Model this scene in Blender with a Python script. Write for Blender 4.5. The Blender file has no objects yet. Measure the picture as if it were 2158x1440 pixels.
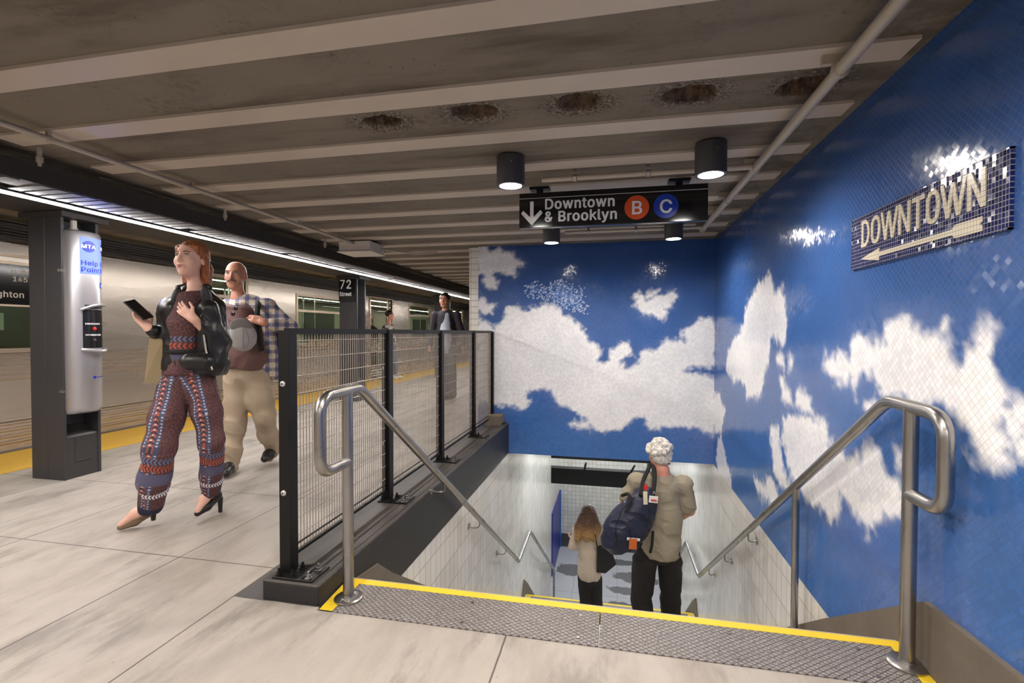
import bpy, math, random
import numpy as np
from mathutils import Vector, Matrix
random.seed(7); RNG = np.random.default_rng(7)
PI = math.pi
scene = bpy.context.scene
col = scene.collection

# ------------------------------------------------------------------ camera
CAM_F = 1025.47          # focal length in pixels of a 2158 px wide frame
CAM_POS = Vector((0.0, 0.0, 1.19))
_yaw, _pitch, _roll = 0.2066, 0.0193, 0.0019
_fw = Vector((-math.sin(_yaw), math.cos(_yaw), 0)); _rt = Vector((math.cos(_yaw), math.sin(_yaw), 0)); _up = Vector((0, 0, 1))
FW = _fw * math.cos(_pitch) - _up * math.sin(_pitch)
_u2 = _up * math.cos(_pitch) + _fw * math.sin(_pitch)
RT = _rt * math.cos(_roll) + _u2 * math.sin(_roll)
UP = _u2 * math.cos(_roll) - _rt * math.sin(_roll)
cam_data = bpy.data.cameras.new('camera'); cam = bpy.data.objects.new('camera', cam_data); col.objects.link(cam)
cam.matrix_world = Matrix(((RT.x, UP.x, -FW.x, CAM_POS.x), (RT.y, UP.y, -FW.y, CAM_POS.y), (RT.z, UP.z, -FW.z, CAM_POS.z), (0, 0, 0, 1)))
cam_data.sensor_width = 36.0; cam_data.sensor_fit = 'HORIZONTAL'; cam_data.lens = CAM_F * 36.0 / 2158.0
cam_data.clip_start = 0.05; cam_data.clip_end = 100
scene.camera = cam

# ------------------------------------------------------------------ world, exposure
world = bpy.data.worlds.new('world'); scene.world = world; world.use_nodes = True
bg = world.node_tree.nodes['Background']
bg.inputs[0].default_value = (1.0, 0.90, 0.78, 1); bg.inputs[1].default_value = 0.30
vs = scene.view_settings
vs.view_transform = 'Standard'; vs.look = 'None'; vs.gamma = 1.0; vs.exposure = 1.05; vs.use_curve_mapping = False
LAMP_W = 30.0        # spot of each round ceiling lamp
STRIP_W = 48.0       # emission of the platform light strip
try:
    scene.cycles.use_denoising = True
    scene.cycles.sample_clamp_indirect = 6.0
    scene.cycles.max_bounces = 6
except Exception:
    pass

def lamp_light(name, kind, loc, energy, color, parent=None, size=None, size_y=None, rot=(0, 0, 0), spot=None, blend=0.5):
    ld = bpy.data.lights.new(name, kind); ld.energy = energy; ld.color = color
    if kind == 'AREA':
        ld.shape = 'RECTANGLE' if size_y else 'DISK'
        ld.size = size
        if size_y: ld.size_y = size_y
    elif kind == 'SPOT':
        ld.spot_size = spot; ld.spot_blend = blend; ld.shadow_soft_size = size
    else:
        ld.shadow_soft_size = size or 0.05
    o = bpy.data.objects.new(name, ld); col.objects.link(o); o.location = loc; o.rotation_euler = rot
    if parent: o.parent = parent
    return o

# ------------------------------------------------------------------ materials
def srgb(r, g, b):
    f = lambda c: (c / 255 / 12.92) if c / 255 <= 0.04045 else ((c / 255 + 0.055) / 1.055) ** 2.4
    return (f(r), f(g), f(b), 1.0)
class NT:
    def __init__(s, name):
        s.m = bpy.data.materials.new(name); s.m.use_nodes = True; s.t = s.m.node_tree
        s.b = s.t.nodes['Principled BSDF']; s.out = s.t.nodes['Material Output']
    def n(s, typ, **kw):
        nd = s.t.nodes.new(typ)
        for k, v in kw.items():
            if k.startswith('i_'):
                key = k[2:]; key = int(key) if key.isdigit() else key
                s.set(nd.inputs[key], v)
            else: setattr(nd, k, v)
        return nd
    def set(s, sock, v):
        if isinstance(v, bpy.types.NodeSocket): s.t.links.new(v, sock)
        else: sock.default_value = v
    def math(s, op, a, b=None, c=None, clamp=False):
        nd = s.t.nodes.new('ShaderNodeMath'); nd.operation = op; nd.use_clamp = clamp
        s.set(nd.inputs[0], a)
        if b is not None: s.set(nd.inputs[1], b)
        if c is not None: s.set(nd.inputs[2], c)
        return nd.outputs[0]
    def mix(s, f, a, b):
        nd = s.t.nodes.new('ShaderNodeMix'); nd.data_type = 'RGBA'
        s.set(nd.inputs[0], f); s.set(nd.inputs[6], a); s.set(nd.inputs[7], b)
        return nd.outputs[2]
    def coord(s, kind='Object'):
        return s.t.nodes.new('ShaderNodeTexCoord').outputs[kind]
    def pos(s):
        return s.t.nodes.new('ShaderNodeNewGeometry').outputs['Position']
    def xyz(s, v):
        nd = s.n('ShaderNodeSeparateXYZ', i_0=v); return nd.outputs
    def noise(s, scale, detail=4, rough=0.55, vec=None, dist=0.0):
        nd = s.t.nodes.new('ShaderNodeTexNoise'); nd.inputs['Scale'].default_value = scale
        nd.inputs['Detail'].default_value = detail; nd.inputs['Roughness'].default_value = rough
        nd.inputs['Distortion'].default_value = dist
        if vec is not None: s.t.links.new(vec, nd.inputs['Vector'])
        return nd.outputs['Fac']
    def ramp(s, f, a, b, lo=0.0, hi=1.0):
        nd = s.t.nodes.new('ShaderNodeMapRange'); nd.clamp = True; nd.interpolation_type = 'SMOOTHSTEP'
        s.set(nd.inputs[0], f); s.set(nd.inputs[1], a); s.set(nd.inputs[2], b); s.set(nd.inputs[3], lo); s.set(nd.inputs[4], hi)
        return nd.outputs[0]
    def bump(s, h, strength=0.3, dist=0.01):
        nd = s.t.nodes.new('ShaderNodeBump'); nd.inputs['Strength'].default_value = strength; nd.inputs['Distance'].default_value = dist
        s.set(nd.inputs['Height'], h); s.t.links.new(nd.outputs[0], s.b.inputs['Normal']); return nd
    def mapv(s, v, scale=(1, 1, 1), rot=(0, 0, 0), loc=(0, 0, 0)):
        nd = s.n('ShaderNodeMapping', i_0=v); nd.inputs['Scale'].default_value = scale; nd.inputs['Rotation'].default_value = rot; nd.inputs['Location'].default_value = loc
        return nd.outputs[0]
    def base(s, c): s.set(s.b.inputs['Base Color'], c)
    def pr(s, rough=None, metal=None, spec=None, coat=None):
        if rough is not None: s.set(s.b.inputs['Roughness'], rough)
        if metal is not None: s.b.inputs['Metallic'].default_value = metal
        if spec is not None: s.b.inputs['Specular IOR Level'].default_value = spec
        if coat is not None: s.b.inputs['Coat Weight'].default_value = coat

def plain(name, c, rough=0.6, metal=0.0, var=0.12, scale=8.0, bump=0.0, bscale=60.0, spec=None, coat=None):
    k = NT(name); v = k.coord()
    f = k.noise(scale, 4, 0.6, v)
    dark = tuple(x * (1 - var) for x in c[:3]) + (1,); lite = tuple(min(1, x * (1 + var)) for x in c[:3]) + (1,)
    k.base(k.mix(f, dark, lite)); k.pr(rough, metal, spec, coat)
    if bump: k.bump(k.noise(bscale, 3, 0.6, v), bump, 0.004)
    return k.m
def emit(name, c, strength):
    k = NT(name); k.base((0.8, 0.8, 0.8, 1)); k.b.inputs['Emission Color'].default_value = c; k.b.inputs['Emission Strength'].default_value = strength
    return k.m

def line_mask(k, coordsock, positions, w):
    tot = None
    for p in positions:
        d = k.math('ABSOLUTE', k.math('SUBTRACT', coordsock, p))
        l = k.math('LESS_THAN', d, w)
        tot = l if tot is None else k.math('MAXIMUM', tot, l)
    return tot

M = {}
# platform concrete
k = NT('platform_concrete'); p = k.pos(); x, y, z = k.xyz(p)
big = k.noise(0.9, 5, 0.6, p); mid = k.noise(5, 6, 0.65, k.mapv(p, (1.0, 0.35, 1))); fine = k.noise(90, 3, 0.7, p)
stain = k.ramp(k.noise(1.6, 5, 0.6, k.mapv(p, (1, 0.5, 1), loc=(3, 1, 0))), 0.52, 0.70)
c = k.mix(big, srgb(152, 146, 139), srgb(188, 179, 169)); c = k.mix(k.ramp(mid, 0.40, 0.72), c, srgb(156, 147, 138))
scuff = k.ramp(k.noise(2.4, 6, 0.7, k.mapv(p, (1.6, 0.45, 1), rot=(0, 0, 0.35), loc=(1.3, 7, 0))), 0.50, 0.68)
c = k.mix(k.math('MULTIPLY', scuff, 0.6), c, srgb(112, 105, 100))
c = k.mix(k.math('MULTIPLY', stain, 0.45), c, srgb(128, 120, 114)); c = k.mix(k.math('MULTIPLY', k.ramp(fine, 0.55, 0.8), 0.35), c, srgb(130, 120, 110))
specks = k.n('ShaderNodeTexVoronoi', i_Scale=14.0); k.t.links.new(p, specks.inputs['Vector'])
c = k.mix(k.math('MULTIPLY', k.math('LESS_THAN', specks.outputs['Distance'], 0.035), 0.6), c, srgb(70, 60, 55))
wob = k.math('MULTIPLY', k.math('SUBTRACT', k.noise(6, 2, 0.5, p), 0.5), 0.006)
jx = line_mask(k, k.math('ADD', x, wob), [-1.667, -2.235, -3.305, -0.407, -4.3], 0.0035)
jy = line_mask(k, k.math('ADD', y, wob), [2.13, 3.08, 4.6, 6.1, 7.6, 9.1, 10.6, 12.1], 0.0035)
jx = k.math('MULTIPLY', jx, k.math('LESS_THAN', k.math('MULTIPLY', k.math('ABSOLUTE', k.math('ADD', x, 0.407)), k.math('SUBTRACT', y, 1.84)), 50.0))
jy = k.math('MULTIPLY', jy, k.math('LESS_THAN', x, -1.6))
joint = k.math('MAXIMUM', jx, jy)
c = k.mix(k.math('MULTIPLY', joint, 0.8), c, srgb(52, 46, 42))
# painted dark patch beside the kerb
pt = k.math('MULTIPLY', k.math('GREATER_THAN', k.math('ADD', x, k.math('MULTIPLY', wob, 2.0)), -1.665), k.math('GREATER_THAN', k.math('ADD', y, k.math('MULTIPLY', wob, 3.0)), 1.862))
c = k.mix(k.math('MULTIPLY', pt, 0.9), c, srgb(66, 63, 66))
k.base(c); k.pr(k.ramp(mid, 0.3, 0.7, 0.38, 0.60), 0, 0.35)
k.bump(k.math('SUBTRACT', k.math('MULTIPLY', fine, 0.25), joint), 0.35, 0.004)
M['floor'] = k.m
# rough ceiling concrete
k = NT('ceiling_concrete'); p = k.pos(); x, y, z = k.xyz(p)
big = k.noise(1.1, 5, 0.6, p); st = k.noise(3.0, 5, 0.6, k.mapv(p, (0.35, 1.6, 1))); rough = k.noise(26, 6, 0.75, p); fine = k.noise(110, 4, 0.8, p)
patch = k.ramp(k.noise(2.2, 4, 0.6, k.mapv(p, (1, 1, 1), loc=(5, 2, 0))), 0.50, 0.66)
c = k.mix(big, srgb(112, 104, 93), srgb(140, 131, 118)); c = k.mix(k.ramp(st, 0.45, 0.72), c, srgb(98, 89, 79))
c = k.mix(k.math('MULTIPLY', k.math('MULTIPLY', patch, k.ramp(rough, 0.5, 0.62)), 0.55), c, srgb(88, 79, 70))
c = k.mix(k.math('MULTIPLY', k.ramp(k.noise(1.3, 3, 0.5, k.mapv(p, loc=(9, 4, 0))), 0.66, 0.78), 0.3), c, srgb(205, 190, 170))
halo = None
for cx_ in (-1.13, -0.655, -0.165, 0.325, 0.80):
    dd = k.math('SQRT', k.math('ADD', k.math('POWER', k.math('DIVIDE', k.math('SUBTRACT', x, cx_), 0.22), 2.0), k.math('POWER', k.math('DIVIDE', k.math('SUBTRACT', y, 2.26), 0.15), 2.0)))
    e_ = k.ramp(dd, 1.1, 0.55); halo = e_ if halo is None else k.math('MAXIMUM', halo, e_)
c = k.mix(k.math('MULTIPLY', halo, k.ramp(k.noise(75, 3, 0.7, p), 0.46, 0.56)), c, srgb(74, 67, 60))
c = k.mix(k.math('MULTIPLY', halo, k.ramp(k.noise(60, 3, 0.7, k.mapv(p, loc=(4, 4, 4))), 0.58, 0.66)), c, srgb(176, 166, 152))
pock = k.n('ShaderNodeTexVoronoi', i_Scale=26.0); k.t.links.new(p, pock.inputs['Vector'])
c = k.mix(k.math('MULTIPLY', k.math('LESS_THAN', pock.outputs['Distance'], 0.09), k.ramp(k.noise(1.7, 3, 0.6, p), 0.48, 0.58)), c, srgb(62, 55, 48))
rim = k.math('MULTIPLY', k.ramp(x, 0.55, 1.05), k.ramp(k.noise(9, 5, 0.6, p), 0.42, 0.6))
c = k.mix(k.math('MULTIPLY', rim, 0.6), c, srgb(82, 74, 62))
pit_shade = k.ramp(z, 2.2335, 2.250)  # recess shade painted into the pit colour so the pits look deeper
c = k.mix(k.math('MULTIPLY', pit_shade, 0.9), c, k.mix(k.ramp(rough, 0.35, 0.65), srgb(48, 40, 34), srgb(112, 92, 72)))
k.base(c); k.pr(0.85, 0, 0.2)
k.bump(k.math('ADD', k.math('MULTIPLY', rough, k.math('ADD', k.math('MULTIPLY', patch, 1.2), 0.25)), k.math('MULTIPLY', fine, 0.35)), 0.7, 0.012)
M['ceiling'] = k.m
M['flange'] = plain('painted_beam_flange', srgb(186, 174, 160), 0.5, 0, 0.07, 3.0, 0.12, 40)
M['dark_metal'] = plain('dark_grey_painted_steel', srgb(58, 57, 60), 0.42, 0, 0.12, 4.0, 0.15, 70)
M['girder'] = plain('girder_paint', srgb(52, 49, 48), 0.55, 0, 0.15, 3.0, 0.15, 30)
M['black_metal'] = plain('black_powder_coat', srgb(17, 16, 17), 0.45, 0, 0.15, 10.0, spec=0.3)
M['black_soft'] = plain('black_matte', srgb(22, 21, 22), 0.8, 0, 0.15, 10.0)
k = NT('kerb_paint'); p = k.pos(); f = k.noise(3, 5, 0.65, k.mapv(p, (1, 0.3, 1))); g = k.noise(45, 4, 0.7, p)
x, y, z = k.xyz(p); tp = k.ramp(z, 0.07, 0.088)
c = k.mix(f, srgb(26, 25, 26), srgb(40, 38, 40)); c = k.mix(k.math('MULTIPLY', tp, k.ramp(f, 0.35, 0.6)), c, srgb(70, 64, 60))
k.base(c); k.pr(0.5); k.bump(g, 0.5, 0.006); M['kerb'] = k.m
k = NT('brushed_steel'); v = k.coord(); f = k.noise(9, 3, 0.5, v)
k.base(k.mix(f, srgb(146, 143, 141), srgb(178, 175, 172))); k.pr(k.ramp(f, 0.2, 0.8, 0.26, 0.34), 1.0); M['steel'] = k.m
M['galv'] = plain('conduit_paint', srgb(176, 166, 152), 0.45, 0.3, 0.12, 12, 0.1, 60)
M['box_white'] = plain('junction_box_paint', srgb(214, 206, 194), 0.5)
M['concrete_base'] = plain('bare_concrete', srgb(104, 95, 84), 0.85, 0, 0.25, 5.0, 0.8, 30)
# tile walls
def tiles(name, c1, c2, groutc, w, h, axis, gw=0.0028, rough=0.14, var=0.10, tilt=0.005, grout_bump=0.5):
    k = NT(name); p = k.pos(); x, y, z = k.xyz(p); u = {'x': x, 'y': y}[axis]
    cu = k.math('DIVIDE', u, w); cz = k.math('DIVIDE', z, h)
    fu = k.math('FRACT', k.math('ADD', cu, 100.0)); fz = k.math('FRACT', k.math('ADD', cz, 100.0))
    iu = k.math('FLOOR', cu); iz = k.math('FLOOR', cz)
    cell = k.n('ShaderNodeCombineXYZ', i_0=iu, i_1=iz).outputs[0]
    wn = k.n('ShaderNodeTexWhiteNoise'); k.t.links.new(cell, wn.inputs['Vector'])
    du = k.math('MINIMUM', fu, k.math('SUBTRACT', 1.0, fu)); dz = k.math('MINIMUM', fz, k.math('SUBTRACT', 1.0, fz))
    g = k.math('MAXIMUM', k.math('LESS_THAN', du, gw / w), k.math('LESS_THAN', dz, gw / h))
    c = k.mix(k.math('MULTIPLY', wn.outputs['Value'], 1.0), c1, c2); c = k.mix(g, c, groutc)
    k.base(c); k.pr(k.math('ADD', rough, k.math('MULTIPLY', g, 0.5)), 0, 0.5)
    geo = k.n('ShaderNodeNewGeometry')
    sub = k.n('ShaderNodeVectorMath', operation='SUBTRACT', i_0=wn.outputs['Color'], i_1=(0.5, 0.5, 0.5))
    sc = k.n('ShaderNodeVectorMath', operation='SCALE', i_0=sub.outputs[0]); sc.inputs[3].default_value = tilt
    wav = k.n('ShaderNodeTexNoise'); wav.inputs['Scale'].default_value = 7; k.t.links.new(p, wav.inputs['Vector'])
    sub2 = k.n('ShaderNodeVectorMath', operation='SUBTRACT', i_0=wav.outputs['Color'], i_1=(0.5, 0.5, 0.5))
    sc2 = k.n('ShaderNodeVectorMath', operation='SCALE', i_0=sub2.outputs[0]); sc2.inputs[3].default_value = tilt * 2.0
    add = k.n('ShaderNodeVectorMath', operation='ADD', i_0=geo.outputs['Normal'], i_1=sc.outputs[0])
    add2 = k.n('ShaderNodeVectorMath', operation='ADD', i_0=add.outputs[0], i_1=sc2.outputs[0])
    nm = k.n('ShaderNodeVectorMath', operation='NORMALIZE', i_0=add2.outputs[0])
    bm = k.n('ShaderNodeBump', i_Strength=grout_bump, i_Distance=0.002); k.t.links.new(k.math('SUBTRACT', 1.0, g), bm.inputs['Height']); k.t.links.new(nm.outputs[0], bm.inputs['Normal'])
    k.t.links.new(bm.outputs[0], k.b.inputs['Normal'])
    return k.m
W1, W2, GR = srgb(222, 218, 208), srgb(236, 233, 226), srgb(150, 144, 134)
M['tile_y'] = tiles('white_wall_tile_side', W1, W2, GR, 0.10, 0.20, 'y')
M['tile_x'] = tiles('white_wall_tile_end', W1, W2, GR, 0.105, 0.105, 'x')
M['tile_border'] = tiles('white_border_tile', srgb(226, 222, 212), srgb(236, 232, 222), srgb(150, 145, 135), 0.115, 0.075, 'x')
# sky mural: colour of each small tile kept on the mesh, diamond grid of tiles in the material
def mural(name, axis, pitch=0.021):
    k = NT(name); p = k.pos(); x, y, z = k.xyz(p); u = {'x': x, 'y': y}[axis]
    a = k.math('DIVIDE', k.math('ADD', u, z), pitch * 1.4142); b = k.math('DIVIDE', k.math('SUBTRACT', u, z), pitch * 1.4142)
    ia = k.math('FLOOR', a); ib = k.math('FLOOR', b)
    fa = k.math('FRACT', k.math('ADD', a, 500.0)); fb = k.math('FRACT', k.math('ADD', b, 500.0))
    cell = k.n('ShaderNodeCombineXYZ', i_0=ia, i_1=ib).outputs[0]
    wn = k.n('ShaderNodeTexWhiteNoise'); k.t.links.new(cell, wn.inputs['Vector'])
    da = k.math('MINIMUM', fa, k.math('SUBTRACT', 1.0, fa)); db = k.math('MINIMUM', fb, k.math('SUBTRACT', 1.0, fb))
    g = k.math('LESS_THAN', k.math('MINIMUM', da, db), 0.045)
    att = k.n('ShaderNodeAttribute', attribute_name='tile_colour')
    rv = k.math('ADD', 0.93, k.math('MULTIPLY', wn.outputs['Value'], 0.14))
    cc = k.n('ShaderNodeVectorMath', operation='SCALE', i_0=att.outputs['Color']); k.t.links.new(rv, cc.inputs[3])
    c = k.mix(k.math('MULTIPLY', g, 0.35), cc.outputs[0], srgb(60, 68, 84))
    k.base(c); k.pr(k.math('ADD', 0.13, k.math('MULTIPLY', g, 0.4)), 0, 0.5)
    geo = k.n('ShaderNodeNewGeometry')
    sub = k.n('ShaderNodeVectorMath', operation='SUBTRACT', i_0=wn.outputs['Color'], i_1=(0.5, 0.5, 0.5))
    sc = k.n('ShaderNodeVectorMath', operation='SCALE', i_0=sub.outputs[0]); sc.inputs[3].default_value = 0.045
    wav = k.n('ShaderNodeTexNoise'); wav.inputs['Scale'].default_value = 5; k.t.links.new(p, wav.inputs['Vector'])
    sub2 = k.n('ShaderNodeVectorMath', operation='SUBTRACT', i_0=wav.outputs['Color'], i_1=(0.5, 0.5, 0.5))
    sc2 = k.n('ShaderNodeVectorMath', operation='SCALE', i_0=sub2.outputs[0]); sc2.inputs[3].default_value = 0.06
    add = k.n('ShaderNodeVectorMath', operation='ADD', i_0=geo.outputs['Normal'], i_1=sc.outputs[0])
    add2 = k.n('ShaderNodeVectorMath', operation='ADD', i_0=add.outputs[0], i_1=sc2.outputs[0])
    nm = k.n('ShaderNodeVectorMath', operation='NORMALIZE', i_0=add2.outputs[0])
    k.t.links.new(nm.outputs[0], k.b.inputs['Normal'])
    return k.m
M['mural_x'] = mural('sky_mosaic_end', 'x'); M['mural_y'] = mural('sky_mosaic_side', 'y')
# stair tread with diamond grid
k = NT('diamond_tread'); p = k.pos(); x, y, z = k.xyz(p)
a = k.math('FRACT', k.math('ADD', k.math('DIVIDE', k.math('ADD', x, k.math('MULTIPLY', y, 1.35)), 0.030), 100.0)); b = k.math('FRACT', k.math('ADD', k.math('DIVIDE', k.math('SUBTRACT', x, k.math('MULTIPLY', y, 1.35)), 0.030), 100.0))
g = k.math('MAXIMUM', k.math('LESS_THAN', a, 0.17), k.math('LESS_THAN', b, 0.17)); f = k.noise(4, 4, 0.6, p); ff = k.noise(160, 2, 0.6, p)
c = k.mix(f, srgb(136, 130, 128), srgb(168, 162, 160)); c = k.mix(k.ramp(ff, 0.4, 0.7), c, srgb(96, 90, 88)); c = k.mix(g, c, srgb(66, 62, 61))
k.base(c); k.pr(0.5, 0.15); k.bump(k.math('SUBTRACT', 1.0, g), 0.6, 0.003); M['tread'] = k.m
M['yellow'] = plain('yellow_nosing_paint', srgb(226, 192, 40), 0.5, 0, 0.10, 14.0, 0.1)
k = NT('yellow_tactile'); p = k.pos(); vo = k.n('ShaderNodeTexVoronoi', i_Scale=1.0, i_Randomness=0.0, distance='EUCLIDEAN'); k.t.links.new(k.mapv(p, (18, 18, 0.01)), vo.inputs['Vector'])
dome = k.ramp(vo.outputs['Distance'], 0.45, 0.22); f = k.noise(2, 4, 0.6, p)
k.base(k.mix(f, srgb(214, 164, 40), srgb(236, 190, 66))); k.pr(0.45); k.bump(dome, 0.8, 0.006); M['tactile'] = k.m
# stainless train
k = NT('train_stainless'); p = k.pos(); f = k.noise(1.2, 3, 0.6, k.mapv(p, (1, 0.5, 1))); g = k.noise(2.0, 2, 0.5, k.mapv(p, (1, 0.3, 2)))
k.base(k.mix(f, srgb(184, 173, 160), srgb(210, 199, 186))); k.pr(k.ramp(g, 0.2, 0.8, 0.22, 0.32), 0.72)
M['train'] = k.m
M['train_dark'] = plain('train_underside', srgb(50, 42, 34), 0.6, 0.2, 0.25, 3)
k = NT('window_glass'); k.base(srgb(225, 240, 225)); k.pr(0.03, 0); k.b.inputs['Transmission Weight'].default_value = 1.0; k.b.inputs['IOR'].default_value = 1.05; M['glass'] = k.m
M['win_frame'] = plain('window_frame_metal', srgb(190, 172, 150), 0.35, 0.8)
M['car_inside'] = plain('car_interior_panel', srgb(158, 158, 142), 0.5)
M['car_dark'] = plain('car_interior_dark', srgb(70, 72, 64), 0.6)
M['tube'] = emit('car_light_tube', (0.92, 1.0, 0.86, 1), 6.0)
M['strip'] = emit('platform_light_strip', (1.0, 0.95, 0.92, 1), STRIP_W)
M['lamp_disc'] = emit('ceiling_lamp_lens', (1.0, 0.95, 0.88, 1), 60.0)
M['fluor'] = emit('stair_light_tube', (0.86, 0.93, 1.0, 1), 25.0)
M['sign_black'] = plain('sign_black', srgb(27, 27, 28), 0.12, 0, 0.1, 4)
M['sign_white'] = plain('sign_white', srgb(232, 232, 236), 0.4, 0, 0.03)
M['sign_orange'] = plain('sign_orange', srgb(214, 84, 44), 0.25, 0, 0.04)
M['sign_blue'] = plain('sign_blue', srgb(28, 62, 176), 0.25, 0, 0.04)
M['sign_line'] = plain('sign_line', srgb(190, 186, 184), 0.4, 0.2, 0.03)
k = NT('concrete_lower'); p = k.pos(); f = k.noise(1.1, 4, 0.6, p); x, y, z = k.xyz(p); w = None; wn_ = k.math('MULTIPLY', k.math('SUBTRACT', k.noise(3.2, 4, 0.6, p), 0.5), 1.5)
for (cx_, cy_, rx_, ry_) in ((-0.96, 11.4, 0.35, 0.30), (0.02, 9.95, 0.50, 0.30), (0.55, 11.3, 0.55, 0.26), (0.30, 10.7, 0.42, 0.16), (0.25, 12.0, 0.5, 0.14)):
    dd = k.math('SQRT', k.math('ADD', k.math('POWER', k.math('DIVIDE', k.math('SUBTRACT', x, cx_), rx_), 2.0), k.math('POWER', k.math('DIVIDE', k.math('SUBTRACT', y, cy_), ry_), 2.0)))
    e_ = k.ramp(k.math('ADD', dd, wn_), 1.05, 0.9); w = e_ if w is None else k.math('MAXIMUM', w, e_)
c = k.mix(f, srgb(176, 177, 184), srgb(206, 206, 212)); c = k.mix(k.math('MULTIPLY', w, 0.8), c, srgb(86, 84, 86))
jx = line_mask(k, x, [-0.85, 0.1], 0.006); jy = line_mask(k, y, [10.4, 11.5], 0.006)
c = k.mix(k.math('MULTIPLY', k.math('MAXIMUM', jx, jy), 0.5), c, srgb(90, 90, 94))
k.base(c); k.set(k.b.inputs['Roughness'], k.math('SUBTRACT', 0.5, k.math('MULTIPLY', w, 0.38))); M['lower_floor'] = k.m

# ------------------------------------------------------------------ mesh tools
def finish(name, me, mat, parent=None, smooth=False):
    if mat is not None: me.materials.append(mat)
    if smooth:
        me.polygons.foreach_set('use_smooth', [True] * len(me.polygons))
    me.update()
    o = bpy.data.objects.new(name, me); col.objects.link(o)
    if parent is not None:
        o.parent = parent
        o.matrix_parent_inverse = parent_inv(parent)
    return o
def parent_inv(parent):
    m = Matrix.Identity(4); q = parent
    while q is not None:
        m = q.matrix_basis.copy() @ m if q.parent is None else (q.matrix_parent_inverse @ q.matrix_basis) @ m
        q = q.parent
    return m.inverted()
def tag(o, label=None, cat=None, group=None, kind=None):
    if label: o['label'] = label
    if cat: o['category'] = cat
    if group: o['group'] = group
    if kind: o['kind'] = kind
    return o
def empty(name, loc, label=None, cat=None, group=None, rz=0.0):
    o = bpy.data.objects.new(name, None); col.objects.link(o); o.location = loc; o.rotation_euler = (0, 0, rz); o.empty_display_size = 0.1
    return tag(o, label, cat, group)
class MB:
    def __init__(s): s.v = []; s.f = []
    def add(s, verts, faces):
        b = len(s.v); s.v += [tuple(v) for v in verts]; s.f += [tuple(b + i for i in f) for f in faces]; return s
    def box(s, x0, x1, y0, y1, z0, z1):
        v = [(x0, y0, z0), (x1, y0, z0), (x1, y1, z0), (x0, y1, z0), (x0, y0, z1), (x1, y0, z1), (x1, y1, z1), (x0, y1, z1)]
        return s.add(v, [(0, 3, 2, 1), (4, 5, 6, 7), (0, 1, 5, 4), (1, 2, 6, 5), (2, 3, 7, 6), (3, 0, 4, 7)])
    def bbox(s, x0, x1, y0, y1, z0, z1, b=0.004):   # box with chamfered upright and level edges
        xs, ys, zs = (x0, x1), (y0, y1), (z0, z1); v = []
        idx = {}
        for i in (0, 1):
            for j in (0, 1):
                for kk in (0, 1):
                    sx, sy, sz = (1 if i == 0 else -1), (1 if j == 0 else -1), (1 if kk == 0 else -1)
                    P = (xs[i], ys[j], zs[kk])
                    idx[i, j, kk, 0] = len(v); v.append((P[0], P[1] + sy * b, P[2] + sz * b))
                    idx[i, j, kk, 1] = len(v); v.append((P[0] + sx * b, P[1], P[2] + sz * b))
                    idx[i, j, kk, 2] = len(v); v.append((P[0] + sx * b, P[1] + sy * b, P[2]))
        I = idx; f = []
        f.append((I[0,0,0,0], I[0,0,1,0], I[0,1,1,0], I[0,1,0,0])); f.append((I[1,0,0,0], I[1,1,0,0], I[1,1,1,0], I[1,0,1,0]))
        f.append((I[0,0,0,1], I[1,0,0,1], I[1,0,1,1], I[0,0,1,1])); f.append((I[0,1,0,1], I[0,1,1,1], I[1,1,1,1], I[1,1,0,1]))
        f.append((I[0,0,0,2], I[0,1,0,2], I[1,1,0,2], I[1,0,0,2])); f.append((I[0,0,1,2], I[1,0,1,2], I[1,1,1,2], I[0,1,1,2]))
        for i in (0, 1):
            for j in (0, 1): f.append((I[i,j,0,0], I[i,j,0,1], I[i,j,1,1], I[i,j,1,0]))
        for i in (0, 1):
            for kk in (0, 1): f.append((I[i,0,kk,0], I[i,0,kk,2], I[i,1,kk,2], I[i,1,kk,0]))
        for j in (0, 1):
            for kk in (0, 1): f.append((I[0,j,kk,1], I[0,j,kk,2], I[1,j,kk,2], I[1,j,kk,1]))
        for i in (0, 1):
            for j in (0, 1):
                for kk in (0, 1): f.append((I[i,j,kk,0], I[i,j,kk,1], I[i,j,kk,2]))
        return s.add(v, f)
    def prism(s, pts, axis, a0, a1):   # 2-D outline swept along an axis
        n = len(pts); mkp = {'x': lambda p, a: (a, p[0], p[1]), 'y': lambda p, a: (p[0], a, p[1]), 'z': lambda p, a: (p[0], p[1], a)}[axis]
        v = [mkp(p, a0) for p in pts] + [mkp(p, a1) for p in pts]
        f = [tuple(range(n))[::-1], tuple(range(n, 2 * n))] + [(i, (i + 1) % n, n + (i + 1) % n, n + i) for i in range(n)]
        return s.add(v, f)
    def cyl(s, c0, c1, r0, r1=None, n=20, caps=True):
        r1 = r0 if r1 is None else r1
        a = Vector(c0); b = Vector(c1); d = (b - a).normalized(); t = Vector((0, 0, 1)) if abs(d.z) < 0.9 else Vector((1, 0, 0))
        u = d.cross(t).normalized(); w = d.cross(u)
        v = []
        for (c, r) in ((a, r0), (b, r1)):
            for i in range(n):
                q = 2 * PI * i / n; v.append(c + u * (r * math.cos(q)) + w * (r * math.sin(q)))
        f = [(i, (i + 1) % n, n + (i + 1) % n, n + i) for i in range(n)]
        if caps: f += [tuple(range(n))[::-1], tuple(range(n, 2 * n))]
        return s.add(v, f)
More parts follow.
